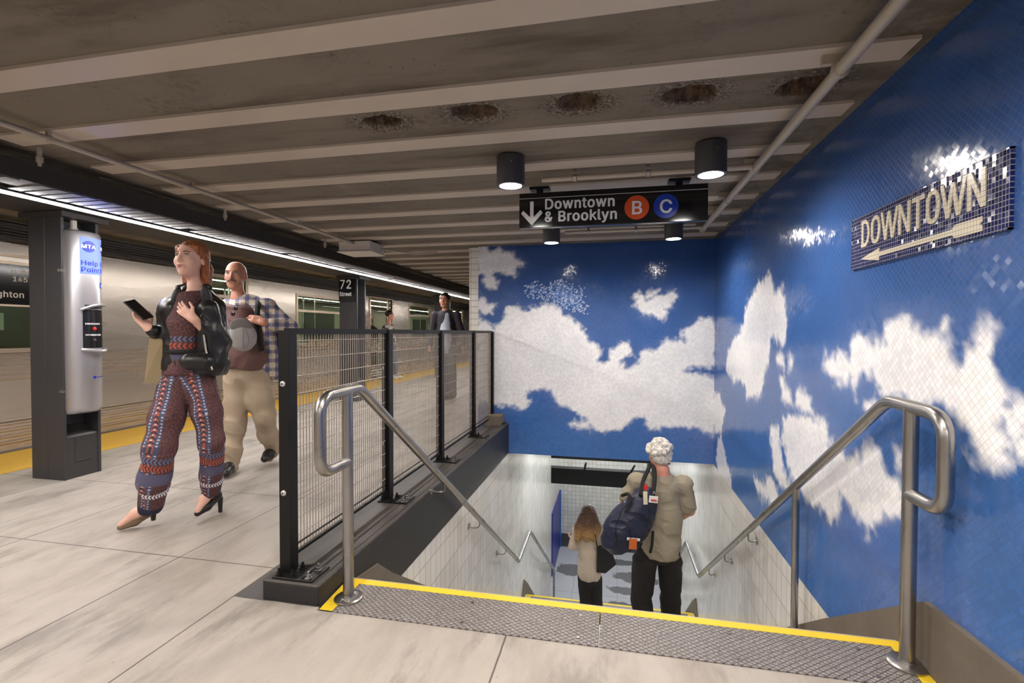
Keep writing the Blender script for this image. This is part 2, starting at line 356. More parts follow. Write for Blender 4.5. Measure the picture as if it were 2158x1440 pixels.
    def ring(s, pts_r, c, n=24, axis='z'):   # lathe: list of (r, h) about an axis through c
        v = []
        for r, h in pts_r:
            for i in range(n):
                q = 2 * PI * i / n; a, b = r * math.cos(q), r * math.sin(q)
                v.append({'z': (c[0] + a, c[1] + b, c[2] + h), 'y': (c[0] + a, c[1] + h, c[2] + b), 'x': (c[0] + h, c[1] + a, c[2] + b)}[axis])
        m = len(pts_r); f = []
        for j in range(m - 1):
            for i in range(n): f.append((j * n + i, j * n + (i + 1) % n, (j + 1) * n + (i + 1) % n, (j + 1) * n + i))
        f.append(tuple(range(n))[::-1]); f.append(tuple((m - 1) * n + i for i in range(n)))
        return s.add(v, f)
    def sphere(s, c, r, n=12, m=8, sc=(1, 1, 1), R=None):
        v = []; c = Vector(c)
        for j in range(m + 1):
            th = PI * j / m
            for i in range(n):
                q = Vector((math.sin(th) * math.cos(2 * PI * i / n) * r * sc[0], math.sin(th) * math.sin(2 * PI * i / n) * r * sc[1], math.cos(th) * r * sc[2]))
                if R is not None: q = R @ q
                v.append(c + q)
        f = []
        for j in range(m):
            for i in range(n): f.append((j * n + i, (j + 1) * n + i, (j + 1) * n + (i + 1) % n, j * n + (i + 1) % n))
        return s.add(v, f)
    def tube(s, path, r, n=14, fillet=0.0, fn=6, caps=True):
        P = [Vector(p) for p in path]
        if fillet:
            Q = [P[0]]
            fl = fillet if isinstance(fillet, (list, tuple)) else [fillet] * (len(P) - 2)
            for i in range(1, len(P) - 1):
                a, b, c = P[i - 1], P[i], P[i + 1]; e = min(fl[i - 1], (a - b).length * 0.49, (c - b).length * 0.49)
                A = b + (a - b).normalized() * e; Cc = b + (c - b).normalized() * e
                for t in range(fn + 1):
                    t /= fn; Q.append(A * (1 - t) ** 2 + b * 2 * t * (1 - t) + Cc * t * t)
            Q.append(P[-1]); P = Q
        v = []; d0 = (P[1] - P[0]).normalized(); t = Vector((0, 0, 1)) if abs(d0.z) < 0.9 else Vector((1, 0, 0))
        u = d0.cross(t).normalized()
        for i, p in enumerate(P):
            d = (P[min(i + 1, len(P) - 1)] - P[max(i - 1, 0)]).normalized()
            u = (u - d * u.dot(d)).normalized(); w = d.cross(u)
            for j in range(n):
                q = 2 * PI * j / n; v.append(p + u * (r * math.cos(q)) + w * (r * math.sin(q)))
        f = [(i * n + j, i * n + (j + 1) % n, (i + 1) * n + (j + 1) % n, (i + 1) * n + j) for i in range(len(P) - 1) for j in range(n)]
        if caps: f += [tuple(range(n))[::-1], tuple((len(P) - 1) * n + j for j in range(n))]
        return s.add(v, f)
    def build(s, name, mat, parent=None, smooth=False):
        me = bpy.data.meshes.new(name); me.from_pydata(s.v, [], s.f)
        o = finish(name, me, mat, parent, False)
        if smooth:
            me.polygons.foreach_set('use_smooth', [True] * len(me.polygons))
            me.set_sharp_from_angle(angle=math.radians(38))
        return o
def bxo(name, mat, parent, *a, b=0.0):
    m = MB()
    (m.bbox(*a, b=b) if b else m.box(*a)); return m.build(name, mat, parent)
GLYPHS = {
'&': (448, ["197,-7 165,-5 136,1 110,12 88,26 69,42 54,62 43,84 36,108 34,133 36,154 40,173 47,189 85,235 140,279 216,335 237,352 255,375 262,405 260,420 255,434 245,445 233,454 219,459 201,461 168,453 159,447 151,440 145,431 141,421 138,411 137,399 145,363 169,327 204,284 438,0 364,0 171,231 121,293 87,344 81,361 77,379 75,398 77,420 82,440 91,458 102,474 117,488 134,499 154,507 176,512 200,513 224,512 246,507 266,499 283,488 297,475 308,459 317,442 322,424 324,404 315,362 291,325 256,293 154,217 110,174 103,161 98,146 97,131 98,115 102,101 109,87 118,76 130,66 143,57 158,51 175,48 193,46 213,48 232,52 251,59 301,95 315,112 327,131 336,151 343,174 348,198 349,224 408,224 397,144 371,92 345,62 333,47 315,30 294,17 271,7"]),
'(': (273, ["89,207 101,324 132,441 177,539 236,539 191,428 161,313 151,207 160,115 188,16 236,-96 177,-96 160,-66 145,-36 132,-6 121,24 111,55 103,85 97,116 93,146 90,176"]),
'1': (453, ["76,0 76,55 391,55 391,0", "276,509 276,0 212,0 212,448 209,448 86,358 86,427 198,509"]),
'2': (453, ["64,0 64,47 234,229 282,282 311,327 320,371 319,389 315,405 308,419 298,431 287,441 273,449 258,455 241,458 224,460 205,458 188,454 172,447 159,438 148,427 139,413 132,398 128,381 127,362 66,362 68,391 75,418 86,442 102,464 121,482 143,496 168,507 196,513 225,516 254,513 281,507 306,497 328,482 346,465 361,445 372,423 379,398 381,372 371,318 336,259 267,180 153,60 153,57 389,57 389,0"]),
'4': (453, ["40,105 40,158 247,509 311,509 109,166 109,163 413,163 413,105", "282,0 282,121 282,146 282,318 343,318 343,0"]),
'5': (453, ["221,-7 192,-5 165,1 140,11 118,25 99,41 83,60 71,82 63,105 60,130 122,130 125,115 130,102 138,89 148,78 160,68 173,60 188,54 204,51 221,50 241,51 259,56 276,64 291,75 304,89 314,104 322,122 326,141 328,162 326,183 321,203 314,221 303,237 290,251 275,262 257,270 238,275 218,277 167,268 128,246 67,253 96,509 366,509 366,452 151,452 134,301 136,301 178,325 229,334 252,332 274,328 294,321 313,311 330,299 345,285 379,231 386,210 390,187 391,163 388,132 381,102 369,76 352,52 332,32 309,15 282,3 253,-4"]),
'7': (453, ["97,0 323,448 323,452 62,452 62,509 391,509 391,449 165,0"]),
'A': (480, ["16,0 201,509 276,509 463,0 395,0 287,302 264,372 232,478 245,478 213,371 191,302 85,0", "110,142 110,199 370,199 370,142"]),
'B': (456, ["60,0 60,509 241,509 274,507 304,501 329,491 350,477 367,461 381,442 390,421 396,398 398,374 397,353 393,336 387,320 378,307 368,295 356,286 315,267 315,262 331,260 347,254 363,245 378,234 391,220 402,203 411,184 416,161 418,136 416,111 410,88 400,67 386,48 368,31 344,18 317,8 284,2 247,0", "125,57 245,57 281,60 309,67 330,80 344,96 353,115 355,137 354,153 350,169 342,184 333,197 320,209 306,218 289,225 269,229 248,231 125,231", "125,285 238,285 256,287 273,290 288,296 302,304 314,314 323,326 330,340 335,355 336,372 333,393 326,412 313,429 294,442 270,449 240,452 125,452"]),
'C': (510, ["267,-7 242,-6 217,-2 194,5 171,13 150,25 131,39 113,55 97,73 82,93 70,115 59,140 51,166 45,193 41,223 40,254 41,285 45,315 51,343 59,369 70,393 82,415 97,436 113,454 131,470 150,484 171,495 194,504 217,510 242,514 267,516 340,504 402,471 448,418 459,397 467,373 473,348 408,348 389,395 357,428 315,449 267,456 237,453 209,445 184,432 161,414 141,391 125,364 113,332 106,295 103,254 106,213 113,177 125,145 141,117 161,94 184,76 210,63 237,56 267,53 315,60 357,81 389,114 408,160 473,160 467,135 459,112 448,91 402,38 341,5"]),
'D': (502, ["219,0 96,0 96,57 215,57 254,60 288,68 318,81 343,99 363,122 379,149 390,181 397,216 399,255 397,294 390,329 379,361 364,388 344,410 320,428 291,441 258,449 221,452 93,452 93,509 225,509 254,507 281,504 307,498 331,489 353,478 385,455 412,426 433,391 444,367 451,342 457,315 460,286 462,255 460,224 457,195 451,168 443,142 433,119 421,97 406,77 390,60 371,44 351,31 328,20 303,11 277,5 249,1", "125,509 125,0 60,0 60,509"]),
'E': (419, ["60,0 60,509 372,509 372,452 125,452 125,286 355,286 355,229 125,229 125,57 375,57 375,0"]),
'F': (410, ["60,0 60,509 369,509 369,452 125,452 125,278 346,278 346,221 125,221 125,0"]),
'G': (520, ["269,-7 242,-6 217,-2 193,5 171,14 149,25 130,39 112,55 96,73 82,93 69,116 59,140 51,166 45,194 41,223 40,254 41,285 45,315 51,343 59,369 69,393 82,415 96,436 112,454 129,470 149,484 170,495 192,504 215,510 239,514 265,516 340,504 403,469 449,416 474,349 408,349 387,393 356,427 315,448 265,456 236,453 209,445 183,432 160,414 141,392 125,364 113,332 106,295 103,254 106,213 113,177 125,145 141,117 161,95 184,76 210,63 238,56 269,53 296,55 322,61 345,71 365,85 382,102 396,123 407,147 413,173 415,202 434,199 283,199 283,256 478,256 478,200 475,160 466,124 451,91 431,62 406,38 377,19 344,5 308,-4"]),
'H': (517, ["60,0 60,509 125,509 125,289 392,289 392,509 457,509 457,0 392,0 392,232 125,232 125,0"]),
'I': (301, ["31,0 31,57 118,57 118,452 31,452 31,509 269,509 269,452 183,452 183,57 269,57 269,0"]),
'M': (628, ["60,0 60,509 152,509 277,187 287,159 299,123 311,84 322,49 307,49 318,83 330,121 342,158 352,187 476,509 568,509 568,0 504,0 504,291 504,327 505,369 506,413 507,457 513,457 498,409 482,363 467,322 456,291 342,0 286,0 170,291 159,321 145,361 129,408 112,457 119,457 120,416 121,372 122,328 122,291 122,0"]),
'N': (523, ["60,0 60,509 136,509 343,183 363,151 388,107 414,55 405,54 401,108 399,157 399,195 399,509 463,509 463,0 387,0 202,290 177,331 148,381 108,452 119,454 122,384 124,328 125,291 125,0"]),
'O': (533, ["267,-7 241,-6 217,-2 194,5 171,13 150,25 131,39 113,55 97,73 82,93 70,115 59,140 51,166 45,193 41,223 40,254 41,285 45,315 51,343 59,369 70,393 82,415 97,436 113,454 131,470 150,484 171,495 194,504 217,510 241,514 267,516 293,514 317,510 340,504 363,495 384,484 403,470 421,454 437,436 451,415 464,393 474,369 482,343 488,315 492,285 493,254 492,223 488,193 482,166 474,140 464,115 451,93 437,73 421,55 403,39 384,25 363,13 340,5 317,-2 293,-6", "267,53 296,55 324,63 349,76 372,94 392,116 408,144 420,176 428,213 430,254 428,295 420,332 408,365 392,392 372,415 349,433 324,446 296,453 267,456 237,453 210,445 184,433 161,415 142,392 125,364 113,332 106,295 103,254 106,213 113,176 125,144 142,117 161,94 184,76 210,63 237,55"]),
'P': (445, ["60,0 60,509 235,509 272,506 305,499 332,487 356,471 375,452 390,430 400,404 407,377 409,348 407,318 400,291 390,265 375,243 356,223 332,207 305,195 272,188 235,186 109,186 109,242 233,242 257,244 279,248 297,256 312,266 324,279 333,294 339,310 343,328 344,348 343,367 339,385 333,402 324,416 312,428 297,439 279,446 257,451 232,452 125,452 125,0"]),
'R': (449, ["60,0 60,509 236,509 273,506 305,500 333,489 356,473 376,455 390,433 401,408 407,381 409,352 407,323 401,296 390,271 376,250 356,232 333,217 305,206 273,200 236,198 96,198 96,255 234,255 258,256 280,260 298,267 313,276 325,287 334,300 340,316 344,333 345,352 344,371 340,389 334,405 325,419 313,430 298,440 279,446 258,451 233,452 125,452 125,0", "353,0 230,229 303,229 428,0"]),
'S': (447, ["224,-9 188,-7 156,-1 128,9 102,23 81,40 64,60 51,83 42,109 38,137 104,137 108,118 114,102 123,88 136,76 150,66 166,59 224,49 286,60 303,69 317,79 329,92 338,106 344,122 346,139 344,154 340,168 332,179 296,205 245,222 184,239 145,253 112,269 86,289 67,313 56,341 52,372 54,400 62,425 75,448 92,468 113,484 138,498 165,508 195,514 227,516 259,514 289,508 316,498 340,484 360,468 377,449 390,427 398,403 401,378 337,378 332,402 320,421 302,437 280,449 254,456 225,459 204,457 185,454 167,448 152,440 139,430 129,418 121,405 117,391 115,376 117,359 122,345 131,334 169,308 212,293 264,279 312,264 359,238 372,226 384,213 395,198 402,180 407,161 408,139 406,112 399,87 386,64 370,43 349,25 323,11 294,0 261,-7"]),
'T': (449, ["32,452 32,509 417,509 417,452 257,452 257,0 193,0 193,452"]),
'Y': (472, ["203,0 203,208 16,509 91,509 192,344 222,292 250,230 224,230 251,293 280,344 381,509 455,509 268,208 268,0"]),
'a': (389, ["160,-9 137,-7 115,-3 94,5 76,15 60,29 48,45 38,63 32,84 30,108 32,128 36,146 43,161 53,174 64,184 78,193 125,211 178,220 234,227 265,235 271,240 274,246 276,255 276,257 275,272 272,285 267,297 260,307 251,315 240,322 196,331 149,322 118,301 100,274 41,291 51,313 64,331 79,346 95,358 114,368 133,375 194,384 239,379 286,360 300,350 312,336 322,320 330,301 335,278 337,251 337,0 277,0 277,52 272,52 252,25 215,1", "170,45 192,47 211,51 228,59 242,68 254,80 263,93 270,108 274,122 276,138 276,190 259,182 231,176 200,171 175,168 134,159 103,139 97,130 93,118 92,105 93,93 96,82 102,72 109,64 119,57 130,52"]),
'e': (404, ["212,-8 177,-5 145,3 117,16 92,35 72,58 56,85 44,116 37,150 34,187 36,224 44,258 55,290 71,317 91,340 115,359 142,373 172,382 205,384 266,374 285,366 303,355 319,341 334,324 347,305 357,282 365,256 370,227 371,194 371,169 75,169 75,221 338,221 310,202 308,226 304,248 298,269 288,286 277,301 263,314 246,323 227,328 205,330 183,328 164,323 146,313 131,301 119,286 109,270 102,251 97,231 96,211 96,178 98,151 102,127 110,106 121,88 135,73 151,61 169,53 190,48 212,46 254,53 285,73 306,105 365,91 358,72 348,55 335,39 320,26 302,14 283,4 261,-3 237,-7"]),
'g': (425, ["207,-151 134,-140 82,-110 51,-69 101,-41 122,-66 154,-88 207,-97 236,-95 261,-87 282,-75 298,-58 308,-34 311,-6 311,68 306,68 287,41 252,16 236,10 217,6 195,5 165,7 138,14 113,27 90,43 71,65 55,90 43,120 36,154 34,191 36,229 43,263 55,293 71,320 90,342 112,361 138,374 166,382 196,384 218,383 237,379 253,373 288,346 308,319 313,319 313,379 372,379 372,-9 370,-40 363,-67 350,-90 334,-109 314,-124 291,-136 265,-144 237,-149", "205,59 227,61 246,66 264,75 278,87 290,103 300,121 307,142 311,166 312,193 311,219 307,242 300,264 291,283 279,299 264,312 247,322 227,328 205,330 182,328 163,322 145,312 130,298 118,282 109,262 102,241 98,218 96,193 98,167 102,144 109,123 118,104 131,88 145,76 163,66 183,61"]),
'h': (410, ["114,227 114,0 53,0 53,509 114,509 114,287 102,287 116,319 132,344 152,362 175,374 200,382 227,384 252,383 275,377 295,369 313,356 328,340 341,321 350,298 355,271 357,240 357,0 296,0 296,235 293,263 286,286 273,304 256,318 235,326 210,329 192,328 176,324 161,317 147,308 136,297 126,283 119,266 115,248"]),
'i': (167, ["53,0 53,379 114,379 114,0", "84,443 73,444 63,448 54,455 47,463 43,472 41,483 43,494 47,504 54,512 63,518 73,522 84,524 95,522 105,518 114,512 121,504 125,494 126,483 125,472 121,463 114,455 105,448 95,444"]),
'k': (381, ["110,137 110,212 121,212 284,379 360,379 184,199 177,199", "53,0 53,509 114,509 114,0", "294,0 148,186 191,229 372,0"]),
'l': (189, ["139,-2 112,0 91,8 74,20 62,37 55,59 53,84 53,509 114,509 114,99 114,83 117,71 120,62 126,57 135,53 146,52 160,53 170,54 181,3 162,-1"]),
'm': (610, ["53,0 53,379 112,379 112,295 108,295 114,314 122,331 132,346 144,358 158,368 172,376 219,386 245,383 268,375 287,361 303,342 314,320 321,295 312,295 318,312 326,329 337,343 350,356 364,366 381,375 398,381 417,385 437,386 458,385 478,380 497,372 514,361 529,346 541,328 550,307 555,283 557,255 557,0 496,0 496,254 493,279 485,298 473,313 456,323 438,329 419,330 402,329 387,326 374,320 363,312 353,302 345,290 340,277 336,263 335,247 335,0 274,0 274,260 272,280 265,297 253,311 238,322 220,328 199,330 185,329 171,326 158,320 145,312 135,302 126,289 119,274 115,257 114,238 114,0"]),
'n': (410, ["114,227 114,0 53,0 53,379 112,379 112,287 102,287 116,319 132,344 152,362 175,374 200,382 227,384 252,383 275,377 295,369 313,356 328,340 341,321 350,298 355,271 357,240 357,0 296,0 296,235 293,263 286,286 273,304 256,318 235,326 210,329 192,328 176,324 161,317 147,308 136,297 126,283 119,266 115,248"]),
'o': (415, ["207,-8 174,-5 144,3 117,16 93,35 72,58 56,85 44,116 37,150 34,187 37,225 44,260 56,291 72,318 93,341 117,360 144,374 174,382 207,384 241,382 271,374 299,360 323,341 343,318 359,291 371,260 379,225 381,187 379,150 371,116 359,85 343,58 323,35 299,16 271,3 241,-5", "207,46 231,49 252,55 270,66 285,80 298,97 307,117 319,187 307,258 298,278 285,296 270,310 252,321 231,328 207,330 184,328 163,321 145,310 130,296 118,278 108,258 96,187 108,117 118,97 130,80 145,66 163,55 184,49"]),
'p': (424, ["53,-143 53,379 112,379 112,319 118,319 137,346 171,373 188,379 207,383 229,384 259,382 287,374 313,361 335,342 354,320 370,293 381,261 388,227 390,189 388,151 381,116 370,84 355,57 336,34 313,16 288,3 260,-6 229,-8 208,-7 189,-3 173,4 138,31 118,59 114,59 114,-143", "220,47 242,49 262,55 279,66 294,80 306,97 316,117 323,139 327,163 328,189 327,215 323,239 316,261 307,281 295,298 280,311 262,322 243,328 220,330 198,328 178,322 161,312 147,299 134,282 125,263 118,241 114,216 113,189 114,162 118,138 125,115 135,95 147,78 162,65 179,55 198,49"]),
'r': (259, ["53,0 53,379 112,379 112,321 115,321 124,339 137,354 152,367 171,377 191,383 213,385 229,384 243,384 243,322 230,324 207,326 190,324 174,321 159,315 146,306 135,296 126,284 119,269 115,254 114,237 114,0"]),
't': (227, ["204,379 204,327 6,327 6,379", "65,471 126,471 126,98 127,83 130,70 136,61 144,55 156,51 170,50 185,51 202,54 213,2 192,-3 168,-4 138,-1 113,7 92,21 77,41 68,64 65,93"]),
'w': (567, ["138,0 23,379 87,379 133,214 154,137 175,41 165,41 186,135 206,214 252,379 316,379 362,214 382,136 402,41 391,41 413,135 434,214 480,379 545,379 429,0 368,0 319,172 305,225 291,280 277,338 291,338 277,280 263,225 248,172 199,0"]),
'y': (389, ["47,-139 61,-86 71,-87 104,-89 113,-86 122,-81 130,-74 151,-36 163,-1 17,379 84,379 165,155 187,87 206,21 184,21 202,87 224,155 305,379 371,379 204,-58 177,-107 165,-119 153,-128 139,-136 91,-145 65,-143"]),
' ': (280, []),
}
def text_mesh(name, body, size, mat, parent, origin, xdir, ydir, extrude=0.002, bold=0.0, sx=1.0, align='LEFT'):
    size = size * 1.36; track = (0.012 + bold / size) * size
    cu = bpy.data.curves.new('t', 'CURVE'); cu.dimensions = '2D'; cu.fill_mode = 'BOTH'; cu.extrude = extrude
    x = 0.0
    for ch in body:
        adv, loops = GLYPHS[ch]
        for L in loops:
            pts = []
            for p_ in L.split():
                q = tuple(float(t_) for t_ in p_.split(','))
                if not pts or abs(q[0] - pts[-1][0]) + abs(q[1] - pts[-1][1]) > 2: pts.append(q)
            sp_ = cu.splines.new('POLY'); sp_.points.add(len(pts) - 1); sp_.use_cyclic_u = True
            for i, (a, b) in enumerate(pts): sp_.points[i].co = (x + a * 0.001 * size, b * 0.001 * size, 0, 1)
        x += adv * 0.001 * size + track
    sh = -x / 2 if align == 'CENTER' else 0.0
    o = bpy.data.objects.new('t', cu); col.objects.link(o)
    dg = bpy.context.evaluated_depsgraph_get(); me0 = bpy.data.meshes.new_from_object(o.evaluated_get(dg))
    bpy.data.objects.remove(o); bpy.data.curves.remove(cu)
    X = Vector(xdir).normalized(); Yv = Vector(ydir).normalized(); Zv = X.cross(Yv); Ov = Vector(origin)
    # heavier strokes: the letter is laid down again a hair to each side
    sh_ = [(0, 0)] if not bold else [(0, 0), (-bold, 0), (bold, 0), (0, -bold * 0.7), (0, bold * 0.7), (-bold * .7, -bold * .5), (bold * .7, bold * .5), (-bold * .7, bold * .5), (bold * .7, -bold * .5)]
    vs_, fs_ = [], []
    for n_, (dx, dy) in enumerate(sh_):
        b0 = len(vs_)
        for v in me0.vertices:
            q = v.co; vs_.append(Ov + X * ((q.x + sh + dx) * sx) + Yv * (q.y + dy) + Zv * (q.z + extrude + 0.00004 * n_))
        fs_ += [tuple(b0 + i for i in p_.vertices) for p_ in me0.polygons]
    me = bpy.data.meshes.new(name); me.from_pydata([tuple(v) for v in vs_], [], fs_); bpy.data.meshes.remove(me0)
    me.name = name; me.materials.clear()
    return finish(name, me, mat, parent)
def copy_tree(o, parent=None):
    c = o.copy(); col.objects.link(c)
    if parent is not None: c.parent = parent
    for ch in list(o.children): copy_tree(ch, c)
    return c
def scr(px, py, depth):   # world point seen at a picture position at a given distance along the camera axis
    return CAM_POS + (FW + RT * ((px - 1079) / CAM_F) + UP * ((720 - py) / CAM_F)) * depth
# ================================================================== SETTING
XR, YB, ZC, ZB, XL = 1.097, 5.763, 2.225, -0.285, -1.25
fl = MB()
fl.box(-5.77, -1.50, -6, 26, -0.30, 0.0)
fl.box(-1.50, XR + 0.3, -6, 1.842, -0.30, 0.0)
fl.box(1.03, XR + 0.3, 1.842, 2.0, -0.30, 0.0)
fl.box(-1.50, -1.24, 1.842, 1.87, -0.30, 0.0)
tag(fl.build('floor', M['floor']), kind='structure')
# ceiling with broken-out pits between the second and third beams
cl = MB(); ZCC = ZC + 0.008
cl.add([(-5.8, -6, ZCC), (XR, -6, ZCC), (XR, 2.10, ZCC), (-5.8, 2.10, ZCC)], [(0, 3, 2, 1)])
cl.add([(-5.8, 2.48, ZCC), (XR, 2.48, ZCC), (XR, 5.9, ZCC), (-5.8, 5.9, ZCC)], [(0, 3, 2, 1)])
cl.add([(-5.8, 5.9, ZCC), (-1.7, 5.9, ZCC), (-1.7, 26, ZCC), (-5.8, 26, ZCC)], [(0, 3, 2, 1)])
cl.add([(-5.8, 2.10, ZCC), (-1.45, 2.10, ZCC), (-1.45, 2.48, ZCC), (-5.8, 2.48, ZCC)], [(0, 3, 2, 1)])
def vnoise(x, y, z=0.0, seed=0):
    s = 0.0
    for i, (a, b, c, d) in enumerate([(1.7, 2.9, 1.1, .5), (4.1, -3.3, 2.7, 1.9), (-6.3, 7.7, 5.1, 4.2), (12.1, 9.7, -8.9, 2.2), (-17.3, 21.1, 15.7, .7)]):
        s = s + np.sin(a * x + b * y + c * z + d + seed * 1.7 * (i + 1)) * np.cos(b * x - a * y + a * z + d * 2 + seed) / (1 + i * 0.7)
    return s / 2.2
gx = np.arange(-1.45, XR + 0.0001, (XR + 1.45) / 300); gy = np.linspace(2.10, 2.48, 46)
GX, GY = np.meshgrid(gx, gy); GZ = np.full(GX.shape, ZCC)
pits = [(-1.13, 2.255, 0.10, 0.062, 0.07), (-0.655, 2.25, 0.10, 0.075, 0.08), (-0.165, 2.25, 0.10, 0.08, 0.085), (0.325, 2.275, 0.105, 0.082, 0.085), (0.80, 2.30, 0.115, 0.078, 0.085)]
for i, (cx, cy, rx, ry, dp) in enumerate(pits):
    d = np.sqrt(((GX - cx) / rx) ** 2 + ((GY - cy) / ry) ** 2) + 0.16 * vnoise(GX * 9, GY * 9, 0, i)
    GZ += dp * np.clip((1.12 - d) / 0.55, 0, 1) + np.where(d < 1.2, 0.016 * vnoise(GX * 22, GY * 22, 1, i) * np.clip(1.2 - d, 0, 1) * 2, 0)
    GZ += np.where((d >= 1.0) & (d < 1.9), 0.010 * np.clip(vnoise(GX * 28, GY * 28, 2, i), 0, 1) * (1.9 - d), 0)
ny, nx = GX.shape
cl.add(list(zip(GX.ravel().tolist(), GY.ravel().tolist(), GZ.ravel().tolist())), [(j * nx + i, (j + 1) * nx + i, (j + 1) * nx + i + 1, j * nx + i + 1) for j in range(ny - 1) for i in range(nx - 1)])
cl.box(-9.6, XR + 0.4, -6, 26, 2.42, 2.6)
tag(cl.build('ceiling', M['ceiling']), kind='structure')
nb = 0
for kk in range(-3, 33):
    y0 = 1.487 + 0.488 * kk
    if y0 > 5.5 and y0 < 5.8: continue
    x1 = XR - 0.05 if y0 < YB else -1.75
    nb += 1
    tag(bxo('trim_%d' % nb, M['flange'], None, -3.22 if kk % 1 == 0 else -3.3, x1, y0, y0 + 0.138, ZC - 0.006, ZC + 0.03), kind='structure')

# ---- mural meshes
def fbm(u, v, seed, octs=5, f0=1.0):
    rng = np.random.default_rng(seed); tot = np.zeros_like(u); amp = 1.0; f = f0; nrm = 0
    for o in range(octs):
        n = 64; g = rng.random((n, n))
        a = u * f + 17.3 * o; b = v * f + 9.1 * o
        ia = np.floor(a).astype(int); ib = np.floor(b).astype(int); fa = a - ia; fb_ = b - ib
        fa = fa * fa * (3 - 2 * fa); fb_ = fb_ * fb_ * (3 - 2 * fb_)
        q = lambda i, j: g[(ia + i) % n, (ib + j) % n]
        tot += amp * ((q(0, 0) * (1 - fa) + q(1, 0) * fa) * (1 - fb_) + (q(0, 1) * (1 - fa) + q(1, 1) * fa) * fb_)
        nrm += amp; amp *= 0.55; f *= 2.03
    return tot / nrm - 0.5
def poly_sd(u, v, poly):
    P = np.array(poly, float); n = len(P); d = np.full(u.shape, 1e9); inside = np.zeros(u.shape, bool)
    for i in range(n):
        a, b = P[i], P[(i + 1) % n]; e = b - a; wx, wy = u - a[0], v - a[1]
        t = np.clip((wx * e[0] + wy * e[1]) / (e @ e + 1e-12), 0, 1)
        d = np.minimum(d, (wx - e[0] * t) ** 2 + (wy - e[1] * t) ** 2)
        c = ((a[1] <= v) != (b[1] <= v)) & (u < (b[0] - a[0]) * (v - a[1]) / ((b[1] - a[1]) + 1e-12) + a[0])
        inside ^= c
    d = np.sqrt(d); return np.where(inside, -d, d)
BACK = {
'A': [(-1.64,2.24),(-1.54,2.22),(-1.49,2.12),(-1.37,2.18),(-1.21,2.15),(-1.13,2.08),(-1.08,2.01),(-1.19,1.92),(-1.19,1.86),(-1.3,1.9),(-1.42,1.93),(-1.52,1.88),(-1.64,1.9)],
'A2': [(-1.57,1.84),(-1.47,1.85),(-1.39,1.79),(-1.42,1.73),(-1.52,1.76)],
'Bs': [(-1.64,1.56),(-1.57,1.59),(-1.52,1.52),(-1.44,1.5),(-1.47,1.43),(-1.56,1.42),(-1.64,1.48)],
'C': [(-1.65,1.4),(-1.56,1.35),(-1.48,1.29),(-1.42,1.23),(-1.34,1.27),(-1.32,1.37),(-1.25,1.47),(-1.14,1.48),(-1.06,1.42),(-1.0,1.43),(-0.95,1.49),(-0.85,1.52),(-0.71,1.49),(-0.6,1.43),(-0.51,1.37),(-0.41,1.27),(-0.37,1.2),(-0.3,1.09),(-0.21,1.04),(-0.17,0.96),(-0.2,0.86),(-0.12,0.81),(-0.04,0.87),(-0.02,0.97),(0.06,1.04),(0.15,1.04),(0.18,0.97),(0.13,0.89),(0.06,0.81),(0.1,0.72),(0.19,0.75),(0.27,0.83),(0.28,0.95),(0.35,0.99),(0.47,1.0),(0.53,1.06),(0.58,1.12),(0.7,1.09),(0.77,1.08),(0.78,1.2),(0.91,1.27),(0.95,1.34),(1.13,1.33),(1.14,0.84),(1.01,0.81),(0.9,0.82),(0.77,0.75),(0.87,0.7),(1.01,0.71),(1.14,0.65),(1.14,0.06),(1.03,0.07),(0.85,0.1),(0.75,0.13),(0.62,0.1),(0.41,0.08),(0.35,0.24),(0.28,0.21),(0.09,0.08),(-0.1,0.04),(-0.23,0.05),(-0.43,0.04),(-0.48,0.1),(-0.32,0.19),(-0.46,0.27),(-0.62,0.34),(-0.69,0.42),(-0.74,0.5),(-0.85,0.52),(-1.04,0.49),(-1.01,0.4),(-0.97,0.36),(-1.05,0.29),(-1.2,0.28),(-1.41,0.33),(-1.68,0.31)],
'D': [(0.23,1.5),(0.29,1.6),(0.35,1.53),(0.41,1.56),(0.52,1.62),(0.71,1.64),(0.64,1.51),(0.58,1.45),(0.54,1.34),(0.44,1.39),(0.41,1.33),(0.35,1.35),(0.28,1.42)],
'D2': [(0.37,1.6),(0.42,1.65),(0.49,1.66),(0.42,1.59)],
'E': [(-1.03,1.72),(-0.93,1.76),(-0.77,1.7),(-0.73,1.8),(-0.62,1.8),(-0.49,1.74),(-0.34,1.7),(-0.32,1.55),(-0.32,1.43),(-0.41,1.46),(-0.52,1.46),(-0.68,1.51),(-0.85,1.64),(-1.0,1.62)],
}
